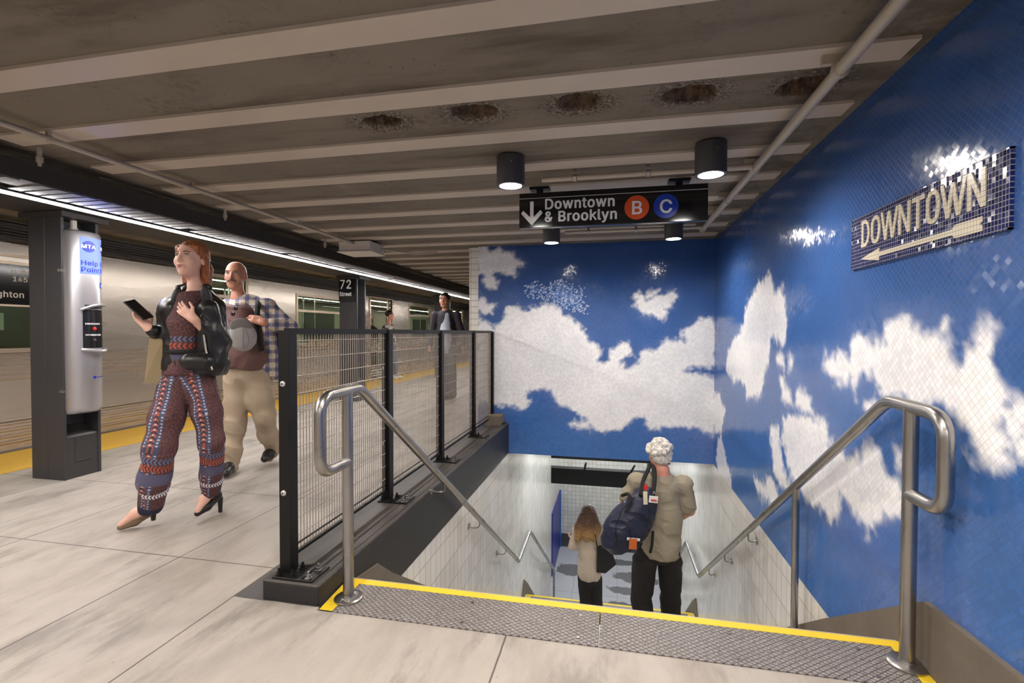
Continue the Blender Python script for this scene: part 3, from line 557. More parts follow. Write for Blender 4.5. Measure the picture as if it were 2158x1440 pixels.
SIDE = {
'R1': [(3.85,1.6),(4.08,1.56),(4.21,1.5),(4.42,1.43),(4.52,1.28),(4.82,1.15),(5.1,1.01),(5.19,0.82),(4.89,0.73),(4.47,0.74),(4.42,0.64),(4.05,0.69),(3.93,0.84),(3.82,0.99),(3.78,1.14),(3.53,1.13),(3.44,1.23),(3.46,1.35),(3.54,1.48),(3.68,1.46),(3.79,1.57)],
'R2': [(2.89,1.02),(2.77,1.08),(2.72,1.11),(2.6,1.09),(2.55,1.16),(2.42,1.14),(2.29,1.16),(2.27,1.21),(2.13,1.24),(2.03,1.18),(1.96,1.19),(1.92,1.22),(1.92,1.16),(1.84,1.08),(1.76,1.13),(1.7,1.07),(1.69,1.04),(1.63,1.02),(1.56,0.99),(1.56,0.89),(1.58,0.91),(1.61,0.91),(1.64,0.99),(1.69,0.97),(1.7,0.92),(1.66,0.87),(1.68,0.82),(1.73,0.82),(1.77,0.85),(1.86,0.94),(2.04,0.93),(2.23,0.94),(2.32,0.93),(2.39,0.97),(2.48,0.97),(2.52,0.92),(2.58,0.95),(2.69,0.94),(2.77,0.96)],
'R2b': [(2.43,0.87),(2.3,0.9),(2.39,0.84)],
'R2c': [(2.2,0.73),(2.15,0.72),(2.14,0.66),(2.18,0.67)],
'R3': [(3.5,0.62),(3.27,0.68),(3.01,0.7),(2.85,0.69),(2.79,0.64),(2.65,0.68),(2.61,0.63),(2.52,0.63),(2.48,0.59),(2.41,0.67),(2.32,0.66),(2.27,0.62),(2.19,0.61),(2.15,0.58),(2.14,0.52),(2.19,0.46),(2.26,0.42),(2.4,0.32),(2.47,0.34),(2.58,0.36),(2.64,0.38),(2.68,0.29),(2.78,0.24),(2.94,0.23),(3.12,0.22),(3.26,0.26),(3.37,0.33),(3.45,0.4),(3.53,0.5)],
'R4': [(3.55,0.88),(3.46,0.83),(3.36,0.8),(3.33,0.74),(3.4,0.72),(3.52,0.76)],
'R4b': [(3.26,0.82),(3.14,0.84),(3.06,0.81),(3.03,0.74),(3.14,0.71),(3.3,0.75)],
'R5': [(4.16,0.01),(3.94,0.06),(3.74,0.15),(3.61,0.14),(3.56,0.06),(3.69,-0.01),(3.94,-0.05)],
'R5b': [(3.73,0.49),(3.6,0.54),(3.57,0.4),(3.44,0.26),(3.33,0.18),(3.52,0.15),(3.7,0.24)],
'R6': [(5.78,0.52),(5.45,0.52),(5.22,0.4),(5.41,0.15),(5.76,0.05)],
'R6b': [(5.53,0.06),(5.38,0.1),(5.08,-0.1),(4.86,-0.18),(4.89,-0.33),(5.3,-0.37),(5.63,-0.2)],
'R7': [(3.64,1.02),(3.52,1.02),(3.5,0.97),(3.58,0.97)],
'R7b': [(3.39,1.06),(3.33,1.03),(3.34,0.97),(3.41,0.94),(3.42,1.0)],
'R8': [(5.94,1.3),(5.82,1.28),(5.77,0.83),(5.91,0.8)],
'R9': [(1.75,1.2),(1.7,1.18),(1.72,1.15),(1.76,1.17)],
}
def lin(c): return np.array(srgb(*c)[:3])
def mural_mesh(name, axis, fixed, u0, u1, z0, z1, shapes, mat, seed, res=0.0125, flip=False, amp=0.10, speckle=None):
    us = np.linspace(u0, u1, int((u1 - u0) / res) + 1); zs = np.linspace(z0, z1, int((z1 - z0) / res) + 1)
    U, Z = np.meshgrid(us, zs)
    big = fbm(U, Z, seed, 4, 1.1); med = fbm(U, Z, seed + 1, 5, 3.0); fine = fbm(U, Z, seed + 2, 4, 22.0); edge = fbm(U, Z, seed + 3, 5, 8.0)
    near = np.full(U.shape, 9.0); mask = np.zeros(U.shape)
    for nm, poly in shapes.items():
        if nm == speckle: continue
        sz = min(np.ptp([q[0] for q in poly]), np.ptp([q[1] for q in poly])); a = min(amp, 0.06 + 0.14 * sz)
        d = poly_sd(U, Z, poly) + med * a + edge * 0.115 * min(1.0, sz * 3 + 0.3) + fine * 0.085 - 0.014
        mask = np.maximum(mask, np.clip((0.026 - d) / 0.060, 0, 1) ** 1.25); near = np.minimum(near, d)
    t = np.clip((Z - z0) / (z1 - z0), 0, 1)[..., None]
    blue = lin((64, 112, 180)) * (1 - t) + lin((44, 80, 142)) * t
    blue = blue * (1 + 0.22 * med[..., None] + 0.1 * fine[..., None])
    haze = np.clip(big * 2.2 + 0.15, 0, 1) * np.clip(1.2 - t[..., 0] * 1.1, 0, 1)
    blue = blue * (1 - 0.62 * haze[..., None]) + lin((108, 120, 178)) * 0.62 * haze[..., None]
    halo = np.clip((0.10 - near) / 0.12, 0, 1) * np.clip(med * 2 + 0.45, 0, 1) * 0.35
    blue = blue * (1 - halo[..., None]) + lin((128, 146, 200)) * halo[..., None]
    g = np.clip(0.5 + med * 1.6 + big * 1.0, 0, 1)[..., None] * np.clip(-near * 6 + 0.3, 0, 1)[..., None]
    white = lin((248, 248, 250)) * (1 - 0.5 * g) + lin((200, 204, 216)) * 0.5 * g
    C = blue * (1 - mask[..., None]) + white * mask[..., None]
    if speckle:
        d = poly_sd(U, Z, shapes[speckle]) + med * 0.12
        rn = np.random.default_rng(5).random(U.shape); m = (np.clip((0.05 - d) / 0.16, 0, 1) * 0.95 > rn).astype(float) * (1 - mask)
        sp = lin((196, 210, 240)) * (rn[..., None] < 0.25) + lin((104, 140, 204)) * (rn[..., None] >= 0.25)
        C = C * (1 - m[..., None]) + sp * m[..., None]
    F_ = np.full(U.shape, fixed)
    V = np.stack([U, F_, Z] if axis == 'x' else [F_, U, Z], -1).reshape(-1, 3)
    nz, nu = U.shape; i, j = np.meshgrid(np.arange(nu - 1), np.arange(nz - 1)); a = (j * nu + i).ravel()
    Q = np.stack([a, a + 1, a + nu + 1, a + nu], 1)
    if flip: Q = Q[:, ::-1]
    me = bpy.data.meshes.new(name); me.vertices.add(len(V)); me.vertices.foreach_set('co', V.ravel())
    me.loops.add(Q.size); me.loops.foreach_set('vertex_index', Q.ravel().astype(np.int32))
    me.polygons.add(len(Q)); me.polygons.foreach_set('loop_start', np.arange(0, Q.size, 4, dtype=np.int32))
    me.update(calc_edges=True)
    at = me.color_attributes.new('tile_colour', 'FLOAT_COLOR', 'POINT')
    at.data.foreach_set('color', np.concatenate([C.reshape(-1, 3), np.ones((len(V), 1))], 1).astype(np.float32).ravel())
    return finish(name, me, mat)
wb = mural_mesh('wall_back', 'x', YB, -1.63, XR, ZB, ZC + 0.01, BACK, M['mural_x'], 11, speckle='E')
tag(wb, kind='structure')
core = MB(); core.box(-1.745, XR, YB + 0.004, YB + 0.24, ZB, 2.3); core.box(-1.745, -1.70, YB + 0.24, 26, 0, 2.3); 
bxo('wall_core', M['tile_x'], wb, -1.745, -1.63, YB - 0.004, YB + 0.24, 0.0, ZC); wb.children[0].data.materials[0] = M['tile_border']
core.build('wall_body', M['kerb'], wb)
wr = mural_mesh('wall_right', 'y', XR, 0.0, YB, ZB, ZC + 0.01, SIDE, M['mural_y'], 23, flip=False)
tag(wr, kind='structure')
rt_ = MB(); rt_.add([(XR, 1.5, -4.4), (XR, 12.62, -4.4), (XR, 12.62, ZB), (XR, 1.5, ZB)], [(0, 3, 2, 1)])
rt_.build('tiled_wall', M['tile_y'], wr)
bxo('plain_wall', M['kerb'], wr, XR + 0.004, XR + 0.2, -6, 12.8, -4.5, 2.3)
mural_mesh('mural_rear', 'y', XR, -4.0, 0.0, 0.0, ZC + 0.01, {'a': [(-1.2, .6), (-.5, 1.3), (-2.2, 1.5), (-3, .7)]}, M['mural_y'], 29, res=0.04).parent = wr
# stair side wall, left
lw = MB(); lw.box(-1.50, XL, 2.11, 9.9, -4.4, ZB); lw.box(-1.70, -1.36, 9.9, 12.62, -4.4, -0.28)
lwo = tag(lw.build('wall_left', M['tile_y']), kind='structure')
bxo('upper_wall', M['tile_y'], lwo, -1.50, XL, YB + 0.24, 9.9, ZB, 0.1)
kb = MB(); kb.bbox(-1.524, XL + 0.005, 1.868, YB - 0.002, ZB, 0.09, b=0.006)
kerb = tag(kb.build('trim_80', M['kerb']), kind='structure')
tag(bxo('trim_81', M['concrete_base'], None, -1.50, -1.30, YB - 0.22, YB - 0.004, 0.088, 0.20), kind='structure')
# far lower wall, lower floor, passage ceiling
fw_ = MB(); fw_.box(-4.0, XR + 0.3, 12.62, 12.8, -4.4, -0.28)
fwo = tag(fw_.build('wall_far', M['tile_x']), kind='structure')
bxo('dark_base', plain('lower_base_tile', srgb(78, 74, 76), 0.4), fwo, -1.36, XR, 12.60, 12.62, -4.4, -4.06)
tag(bxo('trim_82', plain('blue_painted_panel', srgb(34, 48, 140), 0.4), None, -1.37, -1.335, 10.9, 12.58, -4.36, -2.92), kind='structure')
tag(bxo('trim_83', plain('light_blue_edge', srgb(44, 110, 200), 0.4), None, -1.36, -1.32, 12.50, 12.60, -4.38, -2.92), kind='structure')
tag(bxo('floor_lower', M['lower_floor'], None, -1.5, XR, 9.25, 12.7, -4.5, -4.4), kind='structure')
pc = MB(); pc.box(-1.7, XR + 0.2, YB + 0.24, 12.8, -0.28, -0.1)
tag(pc.build('ceiling_lower', M['box_white']), kind='structure')
# stair flights
def flight(name, y0, z0, n, tread, riser):
    m = MB()
    for i in range(n):
        m.box(XL, XR, y0 + i * tread, y0 + (i + 1) * tread, z0 - (i + 1) * riser - 0.25, z0 - (i + 1) * riser)
    o = tag(m.build(name, M['lower_floor']), kind='structure')
    for i in range(n):
        yy = y0 + (i + 1) * tread; zz = z0 - (i + 1) * riser
        bxo('nosing', M['yellow'], o, XL + 0.06, XR - 0.06, yy - 0.035, yy + 0.002, zz - 0.01, zz + 0.004)
    return o
rs, td = 0.1747, 0.2643
flight('stair_upper', 2.11, 0.0, 14, td, rs)
zl = -15 * rs
ld = MB(); ld.box(XL, XR, 5.81, 6.89, zl - 0.2, zl); tag(ld.build('floor_landing', M['lower_floor']), kind='structure')
lt = empty('landing_tread', (-0.08, 6.76, zl), 'grey stair tread with yellow border at the landing edge below', 'stair tread')
bxo('tread_plate', M['tread'], lt, XL + 0.10, XR - 0.10, 6.60, 6.852, zl, zl + 0.004)
m = MB(); m.box(XL + 0.03, XR - 0.03, 6.852, 6.892, zl - 0.012, zl + 0.005); m.box(XL + 0.03, XL + 0.10, 6.60, 6.852, zl, zl + 0.005); m.box(XR - 0.10, XR - 0.03, 6.60, 6.852, zl, zl + 0.005)
m.build('yellow_border', M['yellow'], lt)
flight('stair_lower', 6.89, zl, 9, td, (4.4 + zl) / 10)
# stringers / bare concrete bases
m = MB(); m.prism([(1.2, 0.0), (1.2, 0.262), (1.55, 0.258), (1.966, 0.240), (2.784, -0.298), (3.4, -0.72), (5.75, -2.25), (5.75, -2.9), (2.11, -0.5), (2.11, 0.0)], 'x', XR - 0.022, XR + 0.01)
tag(m.build('baseboard_right', M['concrete_base']), kind='structure')
m = MB(); m.prism([(2.11, -0.02), (2.40, -0.06), (2.56, -0.185), (3.13, -0.565), (5.75, -2.28), (5.75, -2.9), (2.11, -0.5)], 'x', XL - 0.01, XL + 0.012)
tag(m.build('baseboard_left', M['concrete_base']), kind='structure')
for sx, xx in (('left', XL), ('right', XR)):
    s = 1 if sx == 'left' else -1
    m = MB(); m.prism([(6.55, zl), (6.80, zl + 0.26), (7.05, zl + 0.09), (9.3, -4.35), (6.9, -4.4)], 'x', xx - 0.01 * s, xx + 0.016 * s)
    tag(m.build('baseboard_%s_lower' % sx, M['concrete_base']), kind='structure')
# top tread
tt = empty('top_stair_tread', (-0.08, 1.97, 0), 'grey diamond grid tread with yellow border at the head of the stairs', 'stair tread')
for i, (a, b) in enumerate(((-1.165, -0.0525), (-0.0475, 1.03))):
    m = MB(); m.box(a, b, 1.842, 2.072, -0.02, 0.004); m.build('tread_plate', M['tread'], tt)
m = MB(); m.box(-1.24, 1.075, 2.072, 2.112, -0.05, 0.005); m.add([(-1.225, 1.842, 0.005), (-1.165, 1.842, 0.005), (-1.165, 2.072, 0.005), (-1.24, 2.072, 0.005)], [(0, 1, 2, 3)])
m.add([(1.03, 1.842, 0.005), (1.09, 1.80, 0.005), (1.075, 2.072, 0.005), (1.03, 2.072, 0.005)], [(0, 1, 2, 3)])
m.build('yellow_border', M['yellow'], tt)
m = MB(); m.box(-1.24, 1.075, 2.110, 2.128, -0.05, 0.0); m.build('metal_edge', M['galv'], tt)
for sx in (-0.6, -0.13, 0.02, 0.45, 0.9):
    for sy in (1.88, 2.03):
        m = MB(); m.cyl((sx, sy, 0.003), (sx, sy, 0.0065), 0.007, n=10); m.build('screw', M['steel'], tt, True)
# platform edge
tag(bxo('trim_84', M['tactile'], None, -5.77, -4.975, -6, 26, -0.02, 0.006), kind='structure')
# end of the platform hall and track wall
ew = MB(); ew.box(-9.6, -1.6, 26, 26.2, -1.2, 2.6); ew.box(-9.7, -9.6, -6, 26, -1.2, 2.6); ew.box(-9.6, -5.77, -6, 26, -1.3, -1.2)
tag(ew.build('wall_end', M['girder']), kind='structure')

# ================================================================== STAIR HANDRAILS
def handrail(name, label, X, ypost, yloop, ztop, ybend, low, low2, end, wallx, brackets, extra_post=None, loc=None):
    r = empty(name, (X, ypost, 0), label, 'handrail')
    path = [(X, ypost + 0.005, 0.618), (X, yloop, 0.618), (X, yloop, ztop), (X, ybend, ztop + 0.006), low, low2, end]
    m = MB(); m.tube(path, 0.0235, 18, [0.075, 0.085, 0.05, 0.03, 0.03], 8); m.build('rail', M['steel'], r, True)
    m = MB(); m.cyl((X, ypost, 0.006), (X, ypost, ztop - 0.005), 0.0235, n=20); m.build('post', M['steel'], r, True)
    m = MB(); m.ring([(0.062, 0.004), (0.062, 0.012), (0.055, 0.017), (0.027, 0.018), (0.025, 0.024)], (X, ypost, 0)); m.build('post_flange', M['steel'], r, True)
    if extra_post:
        m = MB(); m.cyl((X, extra_post[0], extra_post[1]), (X, extra_post[0], extra_post[2]), 0.019, n=16); m.build('post', M['steel'], r, True)
    s = 1 if wallx < X else -1
    for (by, bz) in brackets:
        m = MB(); m.cyl((wallx, by, bz - 0.075), (wallx + s * 0.008, by, bz - 0.075), 0.028, n=16)
        m.tube([(wallx, by, bz - 0.075), (wallx + s * 0.05, by, bz - 0.088), (X, by, bz - 0.075), (X, by, bz - 0.02)], 0.0065, 8, 0.03)
        m.build('bracket', M['steel'], r, True)
    m = MB(); m.cyl(end, (end[0], end[1], -4.4), 0.019, n=14); m.build('post', M['steel'], r, True)
    return r
sl = lambda y, a, b: (a[1] + (b[1] - a[1]) * (y - a[0]) / (b[0] - a[0]))
A, B_ = (2.045, 0.936), (5.886, -1.658)
handrail('stair_handrail', 'stainless steel stair handrail with looped end on the left, beside the fence', -1.147, 1.945, 1.737, 0.927, 2.045, (-1.147, 5.886, -1.658), (-1.147, 6.72, -1.62), (-1.147, 9.6, -3.55), XL,
         [(y, sl(y, A, B_)) for y in (3.2, 4.1, 5.15)] + [(8.6, sl(8.6, (6.72, -1.62), (9.6, -3.55)))])
A, B_ = (2.118, 0.93), (6.215, -1.781)
handrail('stair_handrail', 'stainless steel stair handrail with looped end on the right, by the sky mosaic wall', 1.03, 1.968, 1.782, 0.925, 2.118, (1.03, 6.215, -1.781), (1.03, 7.25, -1.80), (1.03, 9.7, -3.5), XR,
         [(y, sl(y, A, B_)) for y in (4.05, 4.85, 5.6)], extra_post=(3.06, -0.66, sl(3.06, A, B_)))

# ================================================================== MESH FENCE
FX = -1.452
M['wire'] = plain('wire_steel', srgb(160, 151, 142), 0.4, 0.6, 0.1, 9)
PY = [1.937, 2.93, 3.92, 4.905, 5.70]
fence = empty('mesh_fence', (FX, 3.8, 0.09), 'black steel wire mesh fence standing on the kerb beside the stairs', 'fence')
for i, y in enumerate(PY):
    m = MB(); m.bbox(FX - 0.030, FX + 0.022, y - 0.008, y + 0.004, 0.098, 1.196, b=0.002); m.bbox(FX + 0.018, FX + 0.026, y - 0.008, y + 0.05, 0.098, 1.196, b=0.002); m.bbox(FX - 0.030, FX - 0.022, y - 0.004, y + 0.05, 0.098, 1.196, b=0.002)
    r = m.build('post', M['black_metal'], fence)
    m = MB(); m.bbox(FX - 0.035, FX + 0.165, y - 0.055, y + 0.085 if i < 4 else y + 0.055, 0.090, 0.099, b=0.002); m.build('base_plate', M['black_metal'], r)
    for z in (0.955, 0.46):
        m = MB(); m.ring([(0.013, 0.0), (0.013, -0.003), (0.009, -0.007), (0.0045, -0.008)], (FX - 0.006, y - 0.008, z), 14, 'y'); m.build('bolt_cap', M['sign_line'], r, True)
        m = MB(); m.ring([(0.004, 0.0), (0.004, -0.002)], (FX - 0.006, y - 0.0155, z), 10, 'y'); m.build('bolt_centre', M['black_metal'], r, True)
    for bx, by in ((-0.012, -0.035), (0.055, -0.035), (0.135, -0.035), (0.055, 0.040), (0.135, 0.040)):
        m = MB(); m.ring([(0.016, 0.099), (0.016, 0.103), (0.011, 0.104), (0.011, 0.114), (0.006, 0.115), (0.006, 0.130)], (FX + bx, y + by, 0), 8); m.build('anchor_bolt', M['black_metal'] if bx < 0.1 else M['steel'], r, False)
for i in range(4):
    y0, y1 = PY[i] + 0.01, PY[i + 1] - 0.010
    m = MB(); m.bbox(FX - 0.014, FX + 0.016, y0, y1, 1.178, 1.206, b=0.002); m.bbox(FX - 0.008, FX + 0.010, y0, y1, 0.150, 0.166, b=0.001); m.box(FX - 0.004, FX + 0.004, y0, y1, 0.192, 0.198)
    m.box(FX - 0.008, FX + 0.008, y0, y0 + 0.012, 0.15, 1.18); m.box(FX - 0.008, FX + 0.008, y1 - 0.012, y1, 0.15, 1.18); r = m.build('panel_frame', M['black_metal'], fence)
    m = MB(); n = int((y1 - y0) / 0.0232)
    for j in range(n + 1):
        y = y0 + (y1 - y0) * j / n; m.cyl((FX, y, 0.16), (FX, y, 1.18), 0.0023, n=5, caps=False)
    for j in range(12):
        z = 0.235 + 0.083 * j; m.cyl((FX + 0.004, y0, z), (FX + 0.004, y1, z), 0.0027, n=5, caps=False)
    m.build('wire_mesh', M['wire'], r, False)

# ================================================================== CEILING LAMPS
ll = ['round black ceiling lamp left of the hanging sign, nearer row', 'round black ceiling lamp right of the hanging sign, nearer row', 'small round black ceiling lamp seen under the left of the sign', 'small round black ceiling lamp seen under the right of the sign']
spots = [(-0.605, 2.84), (0.515, 2.86), (-0.60, 4.72), (0.535, 4.74)] + [(sx, sy) for sy in (0.95, -0.95, -2.8) for sx in (-0.605, 0.515)] + [(sx, sy) for sy in (0.95, -1.6) for sx in (-2.3,)]  # lamps after the first four are unseen, added to light the hall
for i, (lx, ly) in enumerate(spots):
    r = empty('ceiling_lamp', (lx, ly, 2.06), ll[i] if i < 4 else 'round black ceiling lamp added out of view for light', 'ceiling lamp', 'round black ceiling lamps')
    m = MB(); m.ring([(0.070, 0.0), (0.0825, 0.0), (0.0835, 0.004), (0.0835, 0.168), (0.078, 0.170), (0.02, 0.170)], (lx, ly, 2.055), 36)
    m = MB(); m.ring([(0.066, 0.006), (0.066, 0.0), (0.0825, 0.0), (0.0835, 0.004), (0.0835, 0.166), (0.078, 0.17)], (lx, ly, 2.055), 36)
    m.build('housing', M['dark_metal'], r, True)
    m = MB(); m.cyl((lx, ly, 2.058), (lx, ly, 2.060), 0.066, n=32); m.build('lens', M['lamp_disc'], r, False)
    m = MB(); m.cyl((lx + 0.02, ly - 0.086, 2.175), (lx + 0.02, ly - 0.080, 2.175), 0.004, n=8); m.build('screw', M['steel'], r)
    lamp_light('lamp_beam', 'SPOT', (0, 0, -0.012), LAMP_W * (1.0 if i < 4 else 1.15), (1.0, 0.90, 0.80), r, size=0.06, spot=math.radians(168), blend=0.7)

# ================================================================== HANGING SIGN
hs = empty('hanging_sign', (-0.03, 3.45, 1.93), 'black hanging sign reading Downtown and Brooklyn with B and C discs', 'sign')
m = MB(); m.bbox(-0.672, 0.608, 3.452, 3.50, 1.937, 2.185, b=0.003); m.build('panel', M['sign_black'], hs)
bxo('white_line', M['sign_line'], hs, -0.671, 0.607, 3.449, 3.453, 2.1435, 2.1475)
m = MB(); ax, az = -0.580, 1.953
m.prism([(ax - 0.0125, 2.123), (ax + 0.0125, 2.123), (ax + 0.0125, 2.030), (ax + 0.0125, 2.012), (ax + 0.062, 2.060), (ax + 0.078, 2.040), (ax, 1.953), (ax - 0.078, 2.040), (ax - 0.062, 2.060), (ax - 0.0125, 2.012)], 'y', 3.448, 3.451)
m.build('arrow', M['sign_white'], hs)
text_mesh('lettering', 'Downtown', 0.101, M['sign_white'], hs, (-0.489, 3.4515, 2.064), (1, 0, 0), (0, 0, 1), 0.0015, 0.0034, 0.95)
text_mesh('lettering', '&', 0.101, M['sign_white'], hs, (-0.489, 3.4515, 1.975), (1, 0, 0), (0, 0, 1), 0.0015, 0.0034, 0.95)
text_mesh('lettering', 'Brooklyn', 0.101, M['sign_white'], hs, (-0.395, 3.4515, 1.975), (1, 0, 0), (0, 0, 1), 0.0015, 0.0034, 0.95)
for cx, ch, mt in ((0.147, 'B', 'sign_orange'), (0.338, 'C', 'sign_blue')):
    m = MB(); m.cyl((cx, 3.4515, 2.045), (cx, 3.449, 2.045), 0.082, n=48); d = m.build('disc', M[mt], hs)
    text_mesh('letter', ch, 0.125, M['sign_white'], d, (cx + 0.003, 3.4488, 2.0), (1, 0, 0), (0, 0, 1), 0.001, 0.003, 1.0, 'CENTER')
for cx in (-0.525, 0.425):
    m = MB(); m.box(cx - 0.022, cx + 0.022, 3.46, 3.49, 2.18, 2.222); m.box(cx - 0.07, cx + 0.07, 3.43, 3.52, 2.206, 2.222); m.build('hanger', M['black_metal'], hs)

# ================================================================== PIPES
def clampring(m, c, r, axis): m.ring([(r, -0.014), (r * 1.35, -0.010), (r * 1.35, 0.010), (r, 0.014)], c, 14, axis)
r = empty('ceiling_pipe', (-2.855, 1.8, 2.18), 'grey conduit pipe along the left of the ceiling ending at the white box', 'pipe')
m = MB(); m.cyl((-2.855, -1.0, 2.180), (-2.855, 5.0, 2.180), 0.0155, n=14); m.build('pipe_run', M['galv'], r, True)
for yy in (1.98, 2.85, 4.02, 4.7):
    m = MB(); clampring(m, (-2.855, yy, 2.180), 0.0155, 'y'); m.box(-2.865, -2.845, yy - 0.008, yy + 0.008, 2.195, 2.218); m.build('clamp', M['galv'], r, False)
r = empty('junction_box', (-2.85, 5.12, 2.07), 'white ceiling box at the end of the left conduit pipe', 'junction box')
m = MB(); m.bbox(-3.04, -2.66, 4.98, 5.32, 2.095, 2.205, b=0.006); m.build('case', M['box_white'], r)
m = MB(); m.bbox(-3.055, -2.645, 4.965, 5.335, 2.083, 2.096, b=0.003); m.build('lid', M['box_white'], r)
m = MB(); m.tube([(-2.7, 5.2, 2.15), (-2.35, 5.6, 2.14), (-2.1, 5.62, 2.16)], 0.012, 8, 0.05); m.build('cable_stub', M['galv'], r, True)
r = empty('ceiling_pipe', (0.82, 3, 2.17), 'pale conduit pipe along the right of the ceiling by the mosaic wall', 'pipe')
m = MB(); m.cyl((0.815, -1.0, 2.165), (0.815, 4.93, 2.165), 0.0235, n=16); m.build('pipe_run', M['galv'], r, True)
for yy in (2.03, 3.14, 3.85, 4.25, 4.88):
    m = MB(); clampring(m, (0.815, yy, 2.165), 0.0235, 'y'); m.box(0.75, 0.83, yy - 0.01, yy + 0.01, 2.185, 2.220); m.build('clamp', M['galv'], r, False)
for yy, xa, lab in ((3.13, -0.46, 'cross conduit pipe above the hanging sign joining the two nearer lamps'), (4.82, -0.48, 'cross conduit pipe behind the hanging sign joining the two farther lamps')):
    r = empty('ceiling_pipe', (0.1, yy, 2.18), lab, 'pipe')
    m = MB(); m.cyl((xa, yy, 2.172), (0.80, yy, 2.172), 0.017, n=14); m.build('pipe_run', M['galv'], r, True)
    for xx in (-0.25, 0.2):
        m = MB(); clampring(m, (xx, yy, 2.172), 0.017, 'x'); m.box(xx - 0.01, xx + 0.01, yy - 0.01, yy + 0.01, 2.185, 2.220); m.build('clamp', M['steel'], r, False)
for i, (sx, sy) in enumerate([(-3.165, 2.15), (-3.18, 3.5), (-3.14, 4.87)]):
    r = empty('ceiling_bolt', (sx, sy, 2.12), ['threaded ceiling bolt beside the girder, nearest of three', 'threaded ceiling bolt beside the girder, middle of three', 'threaded ceiling bolt beside the girder, by the white box'][i], 'bolt', 'bolts beside the girder')
    m = MB(); m.ring([(0.008, 0.0), (0.010, 0.02), (0.017, 0.022), (0.017, 0.05), (0.012, 0.052), (0.012, 0.105)], (sx, sy, 2.118), 12); m.build('rod', M['galv'], r)

# ================================================================== GIRDER, LIGHT STRIP
g = empty('platform_girder', (-3.45, 0, 2.05), 'long dark steel girder over the platform above the light strip', 'girder')
m = MB(); m.box(-3.47, -3.285, -6, 25.9, 2.05, 2.158); m.build('fascia', M['girder'], g)
m = MB(); m.box(-3.66, -3.57, -6, 25.9, 2.07, 2.222); m.build('upper_web', M['girder'], g)
m = MB()
for i in range(0, 190):
    yy = -0.3 + i * 0.085
    if (i % 15) == 14: continue
    m.box(-3.56, -3.30, yy, yy + 0.062, 2.046, 2.051)
m.box(-3.56, -3.30, 15.8, 25.9, 2.046, 2.051)
m.build('slatted_soffit', M['girder'], g)
ys = [-1.2, 0.0, 1.32, 2.63, 3.98, 5.3, 6.62, 7.94, 9.26, 10.58, 11.9, 13.22, 14.54, 15.86, 17.2, 18.5]
strip_l = {5.3: 'bright linear light between the balding man and the 72 Street column', 6.62: 'bright linear light directly in front of the 72 Street column', 7.94: 'bright linear light just past the 72 Street column', 9.26: 'bright linear light before the open train doorway', 10.58: 'bright linear light above the person in the mottled jacket', 11.9: 'bright linear light at the head of the man in the dark suit', 2.63: 'bright linear light over the first column and help point', 3.98: 'bright linear light segment above the couple walking', 1.32: 'bright linear light segment at the left edge of the picture'}
for i in range(len(ys) - 1):
    off = 0.0 if i % 2 else 0.006
    r = empty('platform_light', (-3.62, ys[i], 2.03), strip_l.get(ys[i], 'bright linear light beyond the left side of the view' if ys[i] < 1 else 'bright linear light among the farthest ones, beyond the man in the suit'), 'strip light', 'linear platform lights')
    m = MB(); m.box(-3.655 + off, -3.59 + off, ys[i], ys[i + 1] - 0.004, 2.036, 2.052); m.build('channel', M['dark_metal'], r)
    m = MB(); m.box(-3.650 + off, -3.595 + off, ys[i] + 0.004, ys[i + 1] - 0.006, 2.029, 2.0355); m.build('diffuser', M['strip'], r)
m = MB(); m.box(-4.62, -3.67, -6, 25.9, 2.135, 2.222)
for i in range(6): m.box(-5.62 + i * 0.05, -5.590 + i * 0.05, -6, 25.9, 2.08 + i * 0.020, 2.090 + i * 0.020)
m.box(-5.72, -5.64, -6, 25.9, 2.06, 2.222)
hb = m.build('track_soffit', M['girder']); tag(hb, 'dark louvred soffit running above the train side', 'soffit')

# ================================================================== COLUMNS
def column(y, label, far=False):
    c = empty('platform_column', (-4.43, y + 0.14, 0), label, 'column', 'steel platform columns')
    m = MB(); m.bbox(-4.598, -4.436, y, y + 0.022, 0, 2.13, b=0.002); m.bbox(-4.432, -4.266, y, y + 0.022, 0, 2.13, b=0.002); m.build('front_flange', M['dark_metal'], c)
    m = MB(); m.bbox(-4.598, -4.266, y + 0.262, y + 0.285, 0, 2.13, b=0.002); m.build('rear_flange', M['dark_metal'], c)
    m = MB(); m.box(-4.45, -4.42, y + 0.02, y + 0.265, 0, 2.13); m.build('web', M['dark_metal'], c)
    m = MB(); m.prism([(-4.42, 0), (-4.272, 0), (-4.272, 0.335), (-4.285, 0.350), (-4.36, 0.372), (-4.42, 0.42)], 'y', y + 0.022, y + 0.262)
    m.prism([(-4.45, 0), (-4.59, 0), (-4.59, 0.335), (-4.45, 0.40)], 'y', y + 0.022, y + 0.262); m.build('base_fill', M['black_rough'], c)
    if not far:
        m = MB(); m.tube([(-4.2705, y + 0.09, 0.31), (-4.2705, y + 0.085, 0.135), (-4.2705, y + 0.215, 0.135)], 0.004, 6, 0.02); m.build('raised_outline', M['black_rough'], c, True)
    m = MB(); m.box(-4.64, -4.20, y - 0.04, y + 0.32, 2.09, 2.13); m.build('head_plate', M['girder'], c)
    return c
M['black_rough'] = plain('thick_black_paint', srgb(58, 56, 57), 0.5, 0, 0.15, 8, 0.6, 40)
c1 = column(3.035, 'dark steel platform column carrying the silver help point')
c2 = column(7.55, 'dark steel platform column with the 72 Street plate')
c3 = column(12.05, 'dark steel platform column behind the man in the suit', True)
c4 = column(16.55, 'dark steel platform column farthest down the platform', True)
sg = empty('station_plate', (-4.44, 7.54, 2.0), 'black 72 Street plate on the second column', 'sign')
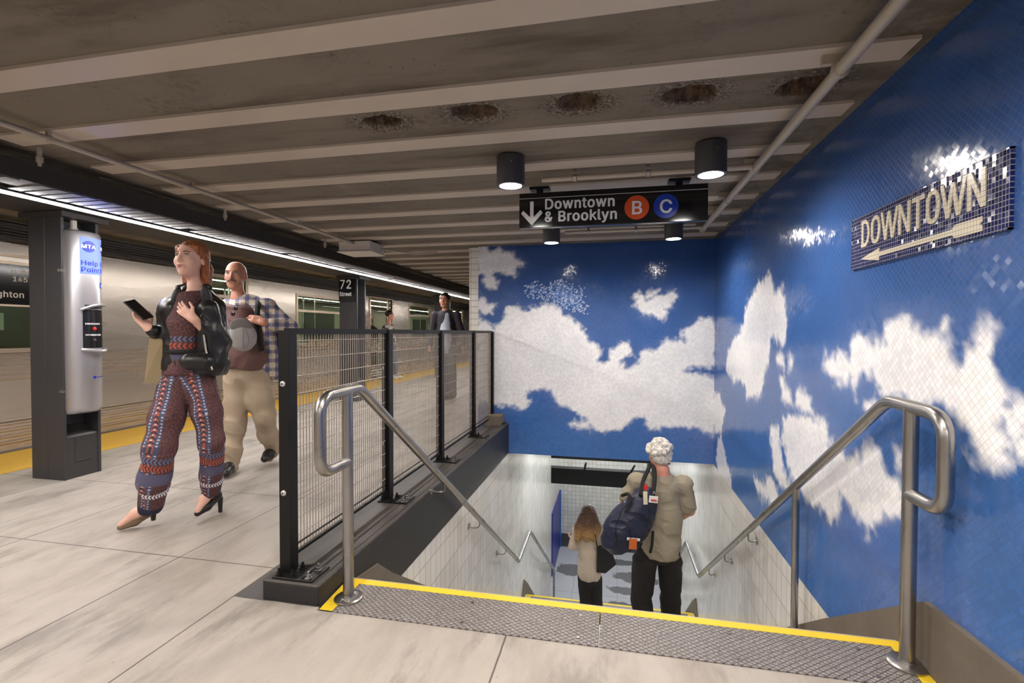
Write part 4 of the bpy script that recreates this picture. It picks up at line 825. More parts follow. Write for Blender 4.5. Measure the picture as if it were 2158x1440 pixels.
bxo('plate', M['sign_black'], sg, -4.60, -4.29, 7.535, 7.548, 1.70, 2.12)
bxo('white_line', M['sign_line'], sg, -4.60, -4.29, 7.533, 7.536, 2.100, 2.106)
text_mesh('lettering', '72', 0.21, M['sign_white'], sg, (-4.585, 7.534, 1.925), (1, 0, 0), (0, 0, 1), 0.001, 0.004, 0.85)
text_mesh('lettering', 'Street', 0.095, M['sign_white'], sg, (-4.585, 7.534, 1.80), (1, 0, 0), (0, 0, 1), 0.001, 0.003, 0.80)

# ================================================================== HELP POINT
hp = empty('help_point', (-4.26, 3.18, 0.53), 'tall silver help point with lit blue Help Point panel on the column', 'help point')
HC, HA, HB_ = (-4.262, 3.178), 0.118, 0.130
def hprof(th, off=0.0): return (HC[0] + (HA + off) * math.cos(th), HC[1] + (HB_ + off) * math.sin(th))
angs = [math.radians(a) for a in range(-90, 91, 6)]
def hshell(m, z0, z1, off=0.0, a0=-90, a1=90, scale0=1.0, scale1=1.0, back=-4.40):
    A_ = [math.radians(a0 + (a1 - a0) * i / 30) for i in range(31)]
    v = []
    for z, s in ((z0, scale0), (z1, scale1)):
        for t in A_:
            x, y = hprof(t, off); v.append((HC[0] + (x - HC[0]) * s, HC[1] + (y - HC[1]) * (0.5 + 0.5 * s), z))
    return m.add(v, [(i, i + 1, 31 + i + 1, 31 + i) for i in range(30)])
m = MB()
P0 = [(-4.40, HC[1] - HB_)] + [hprof(t) for t in angs] + [(-4.40, HC[1] + HB_)]
n = len(P0); levels = [(0.525, 0.80), (0.545, 0.93), (0.575, 1.0), (1.05, 1.0), (1.36, 1.0), (1.965, 1.0), (1.99, 0.96), (2.005, 0.75)]
v = []
for z, s in levels:
    for (x, y) in P0: v.append((-4.40 + (x + 4.40) * s, HC[1] + (y - HC[1]) * (0.6 + 0.4 * s), z))
f = [tuple(range(n))[::-1], tuple((len(levels) - 1) * n + i for i in range(n))]
for j in range(len(levels) - 1):
    for i in range(n): f.append((j * n + i, j * n + (i + 1) % n, (j + 1) * n + (i + 1) % n, (j + 1) * n + i))
m.add(v, f); M['silver'] = plain('silver_casing', srgb(182, 180, 184), 0.34, 0.75, 0.04, 3)
body = m.build('casing', M['silver'], hp, True)
m = MB(); hshell(m, 1.055, 1.365, 0.0015, -32, 72)
niche = m.build('call_panel', M['sign_black'], hp)
m = MB()
A_ = [math.radians(-36 + 112 * i / 24) for i in range(25)]
hood = [hprof(t, 0.006 + 0.018 * math.sin(PI * i / 24)) for i, t in enumerate(A_)]
m.tube([(x, y, 1.362 + 0.045 * math.sin(PI * 0.5 * min(1, i / 12))) for i, (x, y) in enumerate(hood)], 0.011, 8); m.build('hood', M['silver'], hp, True)
m = MB(); m.tube([(x, y, 1.045 - 0.015 * math.sin(PI * i / 24)) for i, (x, y) in enumerate(hood)], 0.013, 8); m.build('tray', M['silver'], hp, True)
m = MB(); hshell(m, 1.372, 1.405, 0.002, -26, 72); m.build('hood_recess', M['dark_metal'], hp)
M['lit_panel'] = emit('lit_blue_panel', srgb(150, 176, 255), 0.42)
M['lit_panel'].node_tree.nodes['Principled BSDF'].inputs['Base Color'].default_value = srgb(60, 76, 170)
m = MB(); hshell(m, 1.650, 1.945, 0.0012, -38, 86); lp = m.build('lit_panel', M['lit_panel'], hp)
M['ink_blue'] = plain('ink_blue', srgb(24, 48, 170), 0.4, 0, 0.02)
def wrap(o, th0, off):   # bend a flat decal (x = along the casing, z = height) round the casing
    R_ = 0.5 * (HA + HB_)
    for v in o.data.vertices:
        t = th0 + v.co.x / R_; x, y = hprof(t, off - v.co.y); v.co = (x, y, v.co.z)
def htext(name, body_, size, th, z, mat, off=0.0022, bold=0.0015, sx=1.0):
    o = text_mesh(name, body_, size, mat, None, (0, 0, z), (1, 0, 0), (0, 0, 1), 0.0004, bold, sx); wrap(o, math.radians(th), off)
    o.parent = hp; o.matrix_parent_inverse = parent_inv(hp); return o
def wdisc(r_, th, z, mat, off):
    m = MB(); v = [(0.052 if r_ > 0.03 else 0.012, 0, z)]; f = []
    for j in range(1, 7):
        for i in range(32): v.append((v[0][0] + r_ * j / 6 * math.cos(2 * PI * i / 32), 0, z + r_ * j / 6 * math.sin(2 * PI * i / 32)))
    f += [(0, 1 + i, 1 + (i + 1) % 32) for i in range(32)]
    for j in range(5): f += [(1 + j * 32 + i, 33 + j * 32 + i, 33 + j * 32 + (i + 1) % 32, 1 + j * 32 + (i + 1) % 32) for i in range(32)]
    m.add(v, f); d = m.build('logo_disc', mat, None); wrap(d, math.radians(th), off); d.parent = hp; d.matrix_parent_inverse = parent_inv(hp)
for th in (-36, 30):
    htext('lettering', 'Help', 0.054, th, 1.722, M['ink_blue']); htext('lettering', 'Point', 0.054, th, 1.667, M['ink_blue'])
    wdisc(0.046, th, 1.872, M['ink_blue'], 0.0024)
    htext('lettering', 'MTA', 0.040, th + 2.5, 1.858, M['sign_white'], 0.0036, 0.0018, 1.02)
htext('lettering', 'EMERGENCY', 0.0165, -26, 1.245, M['sign_white'], 0.003, 0.0005, 1.05)
htext('lettering', 'INFORMATION', 0.0165, -26, 1.155, M['sign_white'], 0.003, 0.0005, 0.95)
x, y = hprof(math.radians(2), 0.0)
m = MB(); m.ring([(0.013, 0.0), (0.013, 0.008), (0.009, 0.011)], (x, y, 1.212), 18, 'x'); m.build('red_button', plain('red_button', srgb(210, 30, 24), 0.4), hp, True)
m = MB(); m.ring([(0.012, 0.0), (0.012, 0.006), (0.009, 0.008)], (x, y, 1.118), 18, 'x'); m.build('info_button', M['dark_metal'], hp, True)
m = MB(); hshell(m, 1.545, 1.590, 0.0015, 28, 62); m.build('access_sticker', M['ink_blue'], hp)
htext('lettering', '(r', 0.03, 34, 1.556, M['sign_white'], 0.003, 0.001)
wdisc(0.012, -4, 0.815, M['ink_blue'], 0.0015)
htext('lettering', 'help point', 0.014, 10, 0.811, M['ink_blue'], 0.002, 0.0, 1.0)
m = MB(); m.cyl((-4.31, 3.16, 2.0), (-4.31, 3.16, 2.088), 0.022, n=14); m.cyl((-4.31, 3.16, 2.0), (-4.31, 3.16, 2.025), 0.030, n=14); m.build('feed_pipe', M['box_white'], hp, True)
lamp_light('panel_glow', 'AREA', (-4.128 + 4.26, 0.0, 1.80 - 0.53), 0.9, (0.12, 0.2, 1.0), hp, size=0.2, size_y=0.26, rot=(0, PI / 2 + 0.0, -0.2)).rotation_euler = (0, -PI / 2, 0)
for z in (0.70, 1.66):
    m = MB(); m.box(-4.30, -4.262, 3.036 - 0.006, 3.06, z, z + 0.022); m.build('strap', M['steel'], hp)

# ================================================================== TRAIN
XT = -5.85
tr = empty('subway_train', (XT, 8, 0), 'stainless steel subway train standing at the platform', 'train')
holes = [(2.5, 4.35, 1.02, 1.435), (5.85, 6.85, 0.95, 2.005), (8.17, 9.95, 0.88, 1.87), (10.95, 12.15, 0.02, 2.04), (13.3, 14.9, 0.9, 1.95), (17.2, 18.4, 0.02, 2.04), (19.6, 21.2, 0.9, 1.95)]
ycuts = sorted(set([-4.0, 25.5] + [h[0] for h in holes] + [h[1] for h in holes])); zcuts = sorted(set([-0.10, 2.06] + [h[2] for h in holes] + [h[3] for h in holes]))
m = MB()
for a, b in zip(ycuts[:-1], ycuts[1:]):
    for c, d in zip(zcuts[:-1], zcuts[1:]):
        if any(h[0] <= a and b <= h[1] and h[2] <= c and d <= h[3] for h in holes): continue
        m.box(XT - 0.05, XT, a, b, c, d)
m.build('body_side', M['train'], tr)
m = MB(); prof = [(XT, 2.06), (XT - 0.02, 2.16), (XT - 0.10, 2.26), (XT - 0.25, 2.33), (XT - 0.6, 2.38), (XT - 2.9, 2.38), (XT - 2.9, 2.06)]
m.prism(prof, 'y', -4, 25.5); m.build('roof', M['train'], tr)
m = MB()
for i in range(4): m.prism([(XT, 0.075 + i * 0.062), (XT + 0.022, 0.085 + i * 0.062), (XT + 0.022, 0.100 + i * 0.062), (XT, 0.112 + i * 0.062)], 'y', -4, 25.5)
m.box(XT, XT + 0.02, -4, 25.5, 0.30, 0.325); m.box(XT, XT + 0.016, -4, 25.5, -0.10, 0.02)
m.build('lower_ribs', M['train'], tr)
m = MB()
for i in range(6): m.prism([(XT, 0.705 + i * 0.047), (XT + 0.018, 0.715 + i * 0.047), (XT + 0.018, 0.724 + i * 0.047), (XT, 0.736 + i * 0.047)], 'y', -4, 25.5)
m.box(XT, XT + 0.006, -4, 25.5, 0.60, 0.61)
m.build('belt_ribs', M['train'], tr)
bxo('underframe', M['train_dark'], tr, XT - 0.3, XT - 0.02, -4, 25.5, -0.9, -0.10)
bxo('door_sill', M['train_dark'], tr, XT - 2.85, XT, -4, 25.5, -0.12, -0.02)
for i, h in enumerate(holes):
    door = h[2] < 0.1; t = 0.045
    w = None
    m = MB()
    m.box(XT - 0.03, XT + 0.014, h[0] - t, h[0], h[2] - t, h[3] + t); m.box(XT - 0.03, XT + 0.014, h[1], h[1] + t, h[2] - t, h[3] + t); m.box(XT - 0.03, XT + 0.014, h[0], h[1], h[3], h[3] + t)
    if not door:
        m.box(XT - 0.03, XT + 0.014, h[0], h[1], h[2] - t, h[2])
        if i != 0: m.box(XT - 0.03, XT + 0.008, h[0], h[1], h[3] - 0.30, h[3] - 0.255)
    w = m.build('door_frame' if door else 'window_frame', M['win_frame'], tr)
    if not door: bxo('window_pane', M['glass'], w, XT - 0.022, XT - 0.016, h[0], h[1], h[2], h[3])
m = MB(); m.box(XT, XT + 0.016, 2.45, 4.4, 1.455, 1.85); ds = m.build('destination_sign', M['sign_black'], tr)
m = MB(); m.box(XT, XT + 0.022, 2.45, 4.4, 1.85, 1.88); m.box(XT, XT + 0.022, 2.45, 4.4, 1.925, 1.95); m.build('sign_trim', M['win_frame'], ds)
M['dim_letter'] = plain('dim_sign_letter', srgb(205, 196, 182), 0.5, 0, 0.03)
text_mesh('lettering', 'Harlem', 0.062, M['dim_letter'], ds, (XT + 0.017, 3.70, 1.765), (0, 1, 0), (0, 0, 1), 0.0005, 0.0015, 1.0)
text_mesh('lettering', '145 St', 0.068, M['dim_letter'], ds, (XT + 0.017, 3.71, 1.685), (0, 1, 0), (0, 0, 1), 0.0005, 0.0015, 1.0)
text_mesh('lettering', 'ghton B', 0.084, M['dim_letter'], ds, (XT + 0.017, 3.58, 1.525), (0, 1, 0), (0, 0, 1), 0.0005, 0.002, 1.0)
# a hinged notice paper behind the first window
bxo('paper_notice', plain('paper', srgb(190, 200, 180), 0.8), tr, XT - 0.06, XT - 0.055, 3.52, 3.68, 1.20, 1.37)
# the car inside
m = MB(); m.box(XT - 2.86, XT - 2.82, -4, 25.5, 0, 2.1); m.build('far_wall', M['car_inside'], tr)
m = MB(); m.box(XT - 2.82, XT - 0.05, -4, 25.5, 2.10, 2.14); m.build('car_ceiling', M['car_inside'], tr)
m = MB(); m.box(XT - 2.82, XT - 0.05, -4, 25.5, -0.02, 0.0); m.build('car_floor', M['car_dark'], tr)
m = MB()
for xx in (XT - 0.75, XT - 2.05): m.box(xx - 0.06, xx + 0.06, 1.0, 22, 2.06, 2.095)
m.build('ceiling_tube', M['tube'], tr)
for i in range(8):
    yy = 2.2 + i * 2.55
    m = MB(); m.box(XT - 2.82, XT - 2.80, yy, yy + 1.5, 0.95, 1.75); m.build('far_window', M['car_dark'], tr)
    m = MB(); m.cyl((XT - 0.9, yy + 0.2, 0), (XT - 0.9, yy + 0.2, 2.1), 0.018, n=8); m.build('grab_pole', M['steel'], tr, True)
    m = MB(); m.cyl((XT - 1.9, yy + 1.2, 0), (XT - 1.9, yy + 1.2, 2.1), 0.018, n=8); m.build('grab_pole', M['steel'], tr, True)
    m = MB(); m.tube([(XT - 0.55, yy, 1.75), (XT - 0.55, yy + 1.6, 1.75)], 0.014, 8); m.build('overhead_rail', M['steel'], tr, True)
    m = MB(); m.bbox(XT - 2.78, XT - 2.3, yy, yy + 1.5, 0.40, 0.46, b=0.02); m.bbox(XT - 2.80, XT - 2.70, yy, yy + 1.5, 0.46, 0.90, b=0.02); m.build('seat_bench', plain('orange_seat', srgb(190, 120, 50), 0.5), tr)
# open door leaves
for yy in (10.97, 12.0):
    m = MB(); m.bbox(XT - 0.075, XT - 0.05, yy, yy + 0.14, 0.0, 2.02, b=0.004); m.build('door_leaf', M['train'], tr)

# ================================================================== MOSAIC SIGN ON THE RIGHT WALL
k = NT('navy_mosaic'); p = k.pos(); x, y, z = k.xyz(p)
cu = k.math('DIVIDE', y, 0.0135); cz = k.math('DIVIDE', k.math('SUBTRACT', z, 1.486), 0.0160)
fu = k.math('FRACT', k.math('ADD', cu, 100.0)); fz = k.math('FRACT', k.math('ADD', cz, 100.0))
cell = k.n('ShaderNodeCombineXYZ', i_0=k.math('FLOOR', cu), i_1=k.math('FLOOR', cz)).outputs[0]
wn = k.n('ShaderNodeTexWhiteNoise'); k.t.links.new(cell, wn.inputs['Vector'])
gg = k.math('MAXIMUM', k.math('LESS_THAN', fu, 0.16), k.math('LESS_THAN', fz, 0.15))
k.base(k.mix(gg, k.mix(wn.outputs['Value'], srgb(16, 20, 62), srgb(30, 38, 100)), srgb(142, 142, 148))); k.pr(0.12)
geo = k.n('ShaderNodeNewGeometry'); sub = k.n('ShaderNodeVectorMath', operation='SUBTRACT', i_0=wn.outputs['Color'], i_1=(0.5, 0.5, 0.5)); sc = k.n('ShaderNodeVectorMath', operation='SCALE', i_0=sub.outputs[0]); sc.inputs[3].default_value = 0.12
ad = k.n('ShaderNodeVectorMath', operation='ADD', i_0=geo.outputs['Normal'], i_1=sc.outputs[0]); nm = k.n('ShaderNodeVectorMath', operation='NORMALIZE', i_0=ad.outputs[0]); k.t.links.new(nm.outputs[0], k.b.inputs['Normal'])
M['navy'] = k.m
k = NT('cream_mosaic'); p = k.pos(); x, y, z = k.xyz(p)
fu = k.math('FRACT', k.math('ADD', k.math('DIVIDE', y, 0.0135), 100.0)); fz = k.math('FRACT', k.math('ADD', k.math('DIVIDE', z, 0.016), 100.0))
gg = k.math('MAXIMUM', k.math('LESS_THAN', fu, 0.10), k.math('LESS_THAN', fz, 0.10))
k.base(k.mix(gg, srgb(214, 206, 186), srgb(140, 134, 122))); k.pr(0.25); M['cream'] = k.m
ms = empty('mosaic_sign', (XR - 0.005, 2.1, 1.49), 'navy mosaic DOWNTOWN sign with long arrow on the sky wall', 'sign')
bxo('tile_field', M['navy'], ms, XR - 0.010, XR - 0.001, 1.638, 2.556, 1.486, 1.710)
m = MB(); 
for (a, b, c, d) in ((1.632, 2.562, 1.708, 1.714), (1.632, 2.562, 1.482, 1.488), (1.632, 1.638, 1.482, 1.714), (2.556, 2.562, 1.482, 1.714)): m.box(XR - 0.011, XR, a, b, c, d)
m.build('border', M['navy'], ms)
# block capitals drawn as strokes
def glyph(ch, w, h, t):
    L = []
    if ch == 'D': L = [[(0, 0), (0, h), (t, h), (t, 0)], [(0, h), (w * .55, h), (w * .85, h * .86), (w, h * .6), (w, h * .4), (w * .85, h * .14), (w * .55, 0), (0, 0), (0, t), (w * .5, t), (w * .68, t + h * .07), (w - t, h * .4), (w - t, h * .6), (w * .68, h - t - h * .07), (w * .5, h - t), (0, h - t)]]
    elif ch == 'O':
        out = [(w / 2 + (w / 2) * math.copysign(abs(math.cos(a)) ** .8, math.cos(a)), h / 2 + (h / 2) * math.copysign(abs(math.sin(a)) ** .8, math.sin(a))) for a in [2 * PI * i / 28 for i in range(28)]]
        inn = [(w / 2 + (w / 2 - t) * math.copysign(abs(math.cos(a)) ** .8, math.cos(a)), h / 2 + (h / 2 - t) * math.copysign(abs(math.sin(a)) ** .8, math.sin(a))) for a in [2 * PI * i / 28 for i in range(28)]]
        L = [[out[i], out[(i + 1) % 28], inn[(i + 1) % 28], inn[i]] for i in range(28)]
    elif ch == 'W':
        q = [(0, h), (w * .27, 0), (w * .5, h * .95), (w * .73, 0), (w, h)]
        L = [[(q[i][0] - t * .5, q[i][1]), (q[i][0] + t * .5, q[i][1]), (q[i + 1][0] + t * .5, q[i + 1][1]), (q[i + 1][0] - t * .5, q[i + 1][1])] for i in range(4)]
    elif ch == 'N': L = [[(0, 0), (0, h), (t, h), (t, 0)], [(w - t, 0), (w - t, h), (w, h), (w, 0)], [(0, h), (t * 1.1, h), (w, 0), (w - t * 1.1, 0)]]
    elif ch == 'T': L = [[(0, h - t), (0, h), (w, h), (w, h - t)], [(w / 2 - t / 2, 0), (w / 2 - t / 2, h), (w / 2 + t / 2, h), (w / 2 + t / 2, 0)]]
    return L
adv = 2.468; tot = {'D': .072, 'O': .074, 'W': .112, 'N': .078, 'T': .074}
word = 'DOWNTOWN'; gap = (2.468 - 1.723 - sum(tot[c] for c in word)) / 7
for ch in word:
    m = MB()
    for poly in glyph(ch, tot[ch], 0.118, 0.0165):
        pts = [(adv - a, 1.571 + b) for a, b in poly]
        nn = len(pts); of = 0.0125 + 0.0003 * (len(m.f) % 7)
        m.add([(XR - of, p_[0], p_[1]) for p_ in pts] + [(XR - 0.009, p_[0], p_[1]) for p_ in pts], ([tuple(range(nn))] if nn <= 4 else []) + [(i, (i + 1) % nn, nn + (i + 1) % nn, nn + i) for i in range(nn)])
        if nn > 4:
            hlf = nn // 2
            b0 = len(m.v) - 2 * nn
            for i in range(hlf - 1): m.f.append((b0 + i, b0 + i + 1, b0 + nn - 2 - i, b0 + nn - 1 - i))
    m.build('letter', M['cream'], ms); adv -= tot[ch] + gap
m = MB(); zc = 1.5205
m.prism([(2.475, zc), (2.318, zc + 0.026), (2.318, zc + 0.0085), (1.868, zc + 0.0095), (1.855, zc + 0.022), (1.735, zc + 0.022), (1.735, zc + 0.006), (1.745, zc), (1.735, zc - 0.006), (1.735, zc - 0.022), (1.855, zc - 0.022), (1.868, zc - 0.0095), (2.318, zc - 0.0085), (2.318, zc - 0.026)], 'x', XR - 0.0125, XR - 0.009)
m.build('arrow', M['cream'], ms)

# ================================================================== STAIR PASSAGE FIXTURES
b = empty('passage_beam', (0, 10.6, -2.1), 'black hanging beam across the lower passage', 'beam')
m = MB(); m.bbox(-1.36, XR, 10.55, 10.75, -2.12, -1.78, b=0.004); m.build('beam', M['black_metal'], b)
m = MB(); m.box(-1.36, XR, 10.03, 10.08, -1.43, -1.36)
for xx in (-0.55, 0.42): m.tube([(xx, 10.05, -1.5), (xx - 0.06, 10.6, -1.8)], 0.022, 6)
m.build('hanger_frame', M['black_metal'], b)
for i, (yy, zz) in enumerate(((7.4, -0.36), (9.0, -0.36), (11.6, -0.36))):
    r = empty('passage_light', (-0.1, yy, zz), ['tube light on the passage ceiling just behind the end wall', 'tube light on the passage ceiling above the lower stairs', 'tube light on the passage ceiling by the far tiled wall'][i], 'tube light', 'tube lights in the stair passage')
    bxo('fixture', M['box_white'], r, -0.9, 0.7, yy - 0.08, yy + 0.08, zz, zz + 0.07)
    bxo('tube', M['fluor'], r, -0.88, 0.68, yy - 0.05, yy + 0.05, zz - 0.025, zz)
# ================================================================== FIGURES
# Bodies and clothing are grown as smooth blended volumes, then meshed.
class Field:
    def __init__(s, voxel=0.006): s.p = []; s.h = voxel; s.k = 0.02
    def cap(s, a, b, ra, rb=None, k=None, sub=False): s.p.append(('c', np.array(a, float), np.array(b, float), ra, ra if rb is None else rb, s.k if k is None else k, sub)); return s
    def chain(s, pts, rs, k=None):
        for i in range(len(pts) - 1): s.cap(pts[i], pts[i + 1], rs[i], rs[i + 1], k)
        return s
    def ell(s, c, r, R=None, k=None, sub=False): s.p.append(('e', np.array(c, float), np.array(r, float), np.eye(3) if R is None else np.array(R, float), 0, s.k if k is None else k, sub)); return s
    def cut(s, c, n): s.p.append(('h', np.array(c, float), np.array(n, float) / np.linalg.norm(n), 0, 0, 0, False)); return s   # keep the side n points away from
    def mesh(s, name, mat, parent=None, wrinkle=0.0, wfreq=14.0, seed=0):
        lo = np.full(3, 1e9); hi = -lo
        for q in s.p:
            if q[0] == 'c': 
                r = max(q[3], q[4]); lo = np.minimum(lo, np.minimum(q[1], q[2]) - r); hi = np.maximum(hi, np.maximum(q[1], q[2]) + r)
            elif q[0] == 'e' and not q[6]: r = q[2].max(); lo = np.minimum(lo, q[1] - r); hi = np.maximum(hi, q[1] + r)
        h = s.h; lo -= 3 * h + 0.01; hi += 3 * h + 0.01; n = np.ceil((hi - lo) / h).astype(int) + 1
        F = np.full(n, 0.06, np.float32); ax = [lo[i] + np.arange(n[i]) * h for i in range(3)]
        for q in s.p:
            if q[0] == 'h':
                X, Y, Z = np.meshgrid(*ax, indexing='ij', sparse=True)
                F = np.maximum(F, ((X - q[1][0]) * q[2][0] + (Y - q[1][1]) * q[2][1] + (Z - q[1][2]) * q[2][2]).astype(np.float32)); continue
            pad = 0.065
            if q[0] == 'c': r = max(q[3], q[4]); a = np.minimum(q[1], q[2]) - r - pad; b = np.maximum(q[1], q[2]) + r + pad
            else: r = q[2].max(); a = q[1] - r - pad; b = q[1] + r + pad
            i0 = np.clip(np.floor((a - lo) / h).astype(int), 0, n - 1); i1 = np.clip(np.ceil((b - lo) / h).astype(int) + 1, 1, n)
            X, Y, Z = np.meshgrid(*[ax[i][i0[i]:i1[i]] for i in range(3)], indexing='ij', sparse=True)
            if q[0] == 'c':
                A, B = q[1], q[2]; d = B - A; L = d @ d + 1e-9
                px, py, pz = X - A[0], Y - A[1], Z - A[2]
                t = np.clip((px * d[0] + py * d[1] + pz * d[2]) / L, 0, 1)
                D = np.sqrt((px - t * d[0]) ** 2 + (py - t * d[1]) ** 2 + (pz - t * d[2]) ** 2) - (q[3] + (q[4] - q[3]) * t)
            else:
                px, py, pz = X - q[1][0], Y - q[1][1], Z - q[1][2]; R = q[3]; rr = q[2]
                u = (px * R[0, 0] + py * R[1, 0] + pz * R[2, 0]); v = (px * R[0, 1] + py * R[1, 1] + pz * R[2, 1]); w = (px * R[0, 2] + py * R[1, 2] + pz * R[2, 2])
                k0 = np.sqrt((u / rr[0]) ** 2 + (v / rr[1]) ** 2 + (w / rr[2]) ** 2); k1 = np.sqrt((u / rr[0] ** 2) ** 2 + (v / rr[1] ** 2) ** 2 + (w / rr[2] ** 2) ** 2) + 1e-9
                D = k0 * (k0 - 1.0) / k1
                D = np.where(k0 < 1e-3, -rr.min(), D)
            S = F[i0[0]:i1[0], i0[1]:i1[1], i0[2]:i1[2]]; k = max(q[5], 1e-4)
            if q[6]:
                D = -D; hh = np.maximum(k - np.abs(S - D), 0) / k; F[i0[0]:i1[0], i0[1]:i1[1], i0[2]:i1[2]] = np.maximum(S, D) + hh * hh * k * 0.25
            else:
                hh = np.maximum(k - np.abs(S - D), 0) / k; F[i0[0]:i1[0], i0[1]:i1[1], i0[2]:i1[2]] = np.minimum(S, D) - hh * hh * k * 0.25
        V, Q = surfnets(F, lo, h)
        if wrinkle:
            x, y, z = V[:, 0], V[:, 1], V[:, 2]; f = wfreq
            w = 0; rg_ = np.random.default_rng(100 + seed); wx = 0.5 * np.sin(f * 0.45 * (x + z) + seed); wz = 0.5 * np.sin(f * 0.5 * (x - y) + 2 * seed)
            for o_ in range(7):
                dv = rg_.normal(size=3) * np.array([0.8, 0.8, 1.25]); dv /= np.linalg.norm(dv); ff = f * (1.0 + 2.2 * rg_.random()); w = w + np.sin(ff * (dv[0] * x + dv[1] * y + dv[2] * z) + 1.8 * wx + 1.8 * wz * dv[0] + rg_.random() * 6.3) * (0.62 if o_ > 3 else 1.0)
            w = w / 2.2; w = 0.6 * w + 0.9 * (0.6 - np.abs(np.tanh(1.3 * w)))
            c = V.copy(); nrm = grid_normals(F, lo, h, V); V = V + nrm * (w * wrinkle)[:, None]
        me = bpy.data.meshes.new(name); me.vertices.add(len(V)); me.vertices.foreach_set('co', V.astype(np.float32).ravel())
        me.loops.add(Q.size); me.loops.foreach_set('vertex_index', Q.ravel().astype(np.int32))
        me.polygons.add(len(Q)); me.polygons.foreach_set('loop_start', np.arange(0, Q.size, 4, dtype=np.int32)); me.update(calc_edges=True); me.validate()
        return finish(name, me, mat, parent, True)
def grid_normals(F, lo, h, V):
    n = np.array(F.shape); I = np.clip(((V - lo) / h).astype(int), 1, n - 2); g = np.empty_like(V)
    for a in range(3):
        e = np.zeros(3, int); e[a] = 1; p = I + e; m_ = I - e
        g[:, a] = F[p[:, 0], p[:, 1], p[:, 2]] - F[m_[:, 0], m_[:, 1], m_[:, 2]]
    return g / (np.linalg.norm(g, axis=1, keepdims=True) + 1e-9)
def surfnets(F, lo, h):
    S = F < 0; nx, ny, nz = F.shape; cnt = np.zeros((nx - 1, ny - 1, nz - 1), np.int8)
    for i in (0, 1):
        for j in (0, 1):
            for k in (0, 1): cnt += S[i:nx - 1 + i, j:ny - 1 + j, k:nz - 1 + k]
    act = (cnt > 0) & (cnt < 8); I = np.argwhere(act); idx = np.full(act.shape, -1, np.int32); idx[act] = np.arange(len(I))
    c = {(i, j, k): F[I[:, 0] + i, I[:, 1] + j, I[:, 2] + k] for i in (0, 1) for j in (0, 1) for k in (0, 1)}
    P = np.zeros((len(I), 3)); N = np.zeros(len(I))
    for a in range(3):
        for b in (0, 1):
            for d in (0, 1):
                o = [0, 0, 0]; oth = [q for q in range(3) if q != a]; o[oth[0]] = b; o[oth[1]] = d; e = list(o); e[a] = 1
                f0, f1 = c[tuple(o)], c[tuple(e)]; x = (f0 < 0) != (f1 < 0); t = np.where(x, f0 / (f0 - f1 + 1e-12), 0)
                pt = np.tile(np.array(o, float), (len(I), 1)); pt[:, a] = t; P += pt * x[:, None]; N += x
    V = lo + (I + P / N[:, None]) * h; quads = []
    for a in range(3):
        b, d = (a + 1) % 3, (a + 2) % 3
        sl0 = [slice(1, -1)] * 3; sl0[a] = slice(0, -1); sl1 = list(sl0); sl1[a] = slice(1, None)
        S0, S1 = S[tuple(sl0)], S[tuple(sl1)]
        for flip in (False, True):
            E = np.argwhere((S0 & ~S1) if not flip else (~S0 & S1)); 
            if not len(E): continue
            E = E + 1; E[:, a] -= 1
            def at(db, dd):
                J = E.copy(); J[:, b] += db; J[:, d] += dd; return idx[J[:, 0], J[:, 1], J[:, 2]]
            q = np.stack([at(-1, -1), at(0, -1), at(0, 0), at(-1, 0)], 1)
            quads.append(q if not flip else q[:, ::-1])
    return V, np.concatenate(quads)

def frame(fwd, up=(0, 0, 1)):
    f = np.array(fwd, float); f /= np.linalg.norm(f); u = np.array(up, float); r = np.cross(f, u); r /= np.linalg.norm(r); u = np.cross(r, f)
    return np.stack([r, f, u], 1)    # columns: right, forward, up
RTn, UPn, FWn = np.array(RT), np.array(UP), np.array(FW)
def view_dir(px):
    v = FWn + RTn * ((px - 1079) / CAM_F); v[2] = 0; return v / np.linalg.norm(v)
def head(F, c, R, s=1.0, female=False, neck=None, neck_r=0.055):
    c = np.array(c, float); P = lambda x, y, z: c + R @ (np.array([x, y, z]) * s)
    F.ell(P(0, -0.012, 0.032), np.array([0.073, 0.092, 0.083]) * s, R, 0.02)
    F.ell(P(0, 0.028, -0.018), np.array([0.058, 0.062, 0.082]) * s, R, 0.03)
    jw = 0.040 if female else 0.047
    F.ell(P(0, 0.034, -0.072), np.array([jw, 0.046, 0.036]) * s, R, 0.03)
    F.ell(P(0, 0.066, -0.094), np.array([0.018, 0.015, 0.014]) * s, R, 0.02)
    F.cap(P(0, 0.086, 0.018), P(0, 0.104, -0.020), 0.008 * s, 0.0105 * s, 0.010)
    for sx in (-1, 1):
        F.cap(P(0, 0.095, -0.025), P(sx * 0.012, 0.090, -0.026), 0.008 * s, 0.0065 * s, 0.006)
        F.cap(P(sx * 0.010, 0.080, 0.032), P(sx * 0.042, 0.070, 0.034), 0.009 * s, 0.008 * s, 0.014)
        F.ell(P(sx * 0.036, 0.058, -0.022), np.array([0.024, 0.022, 0.024]) * s, R, 0.02)
        F.ell(P(sx * 0.030, 0.094, 0.014), np.array([0.017, 0.013, 0.012]) * s, R, 0.012, True)
        F.ell(P(sx * 0.074, -0.006, -0.002), np.array([0.009, 0.019, 0.030]) * s, R, 0.008)
    F.cap(P(-0.016, 0.086, -0.052), P(0.016, 0.086, -0.052), 0.007 * s, 0.007 * s, 0.010)
    F.cap(P(-0.014, 0.084, -0.062), P(0.014, 0.084, -0.062), 0.0065 * s, 0.0065 * s, 0.010)
    if neck is not None: F.cap(P(0, -0.015, -0.055), neck, neck_r * 0.92, neck_r, 0.03)
    return P
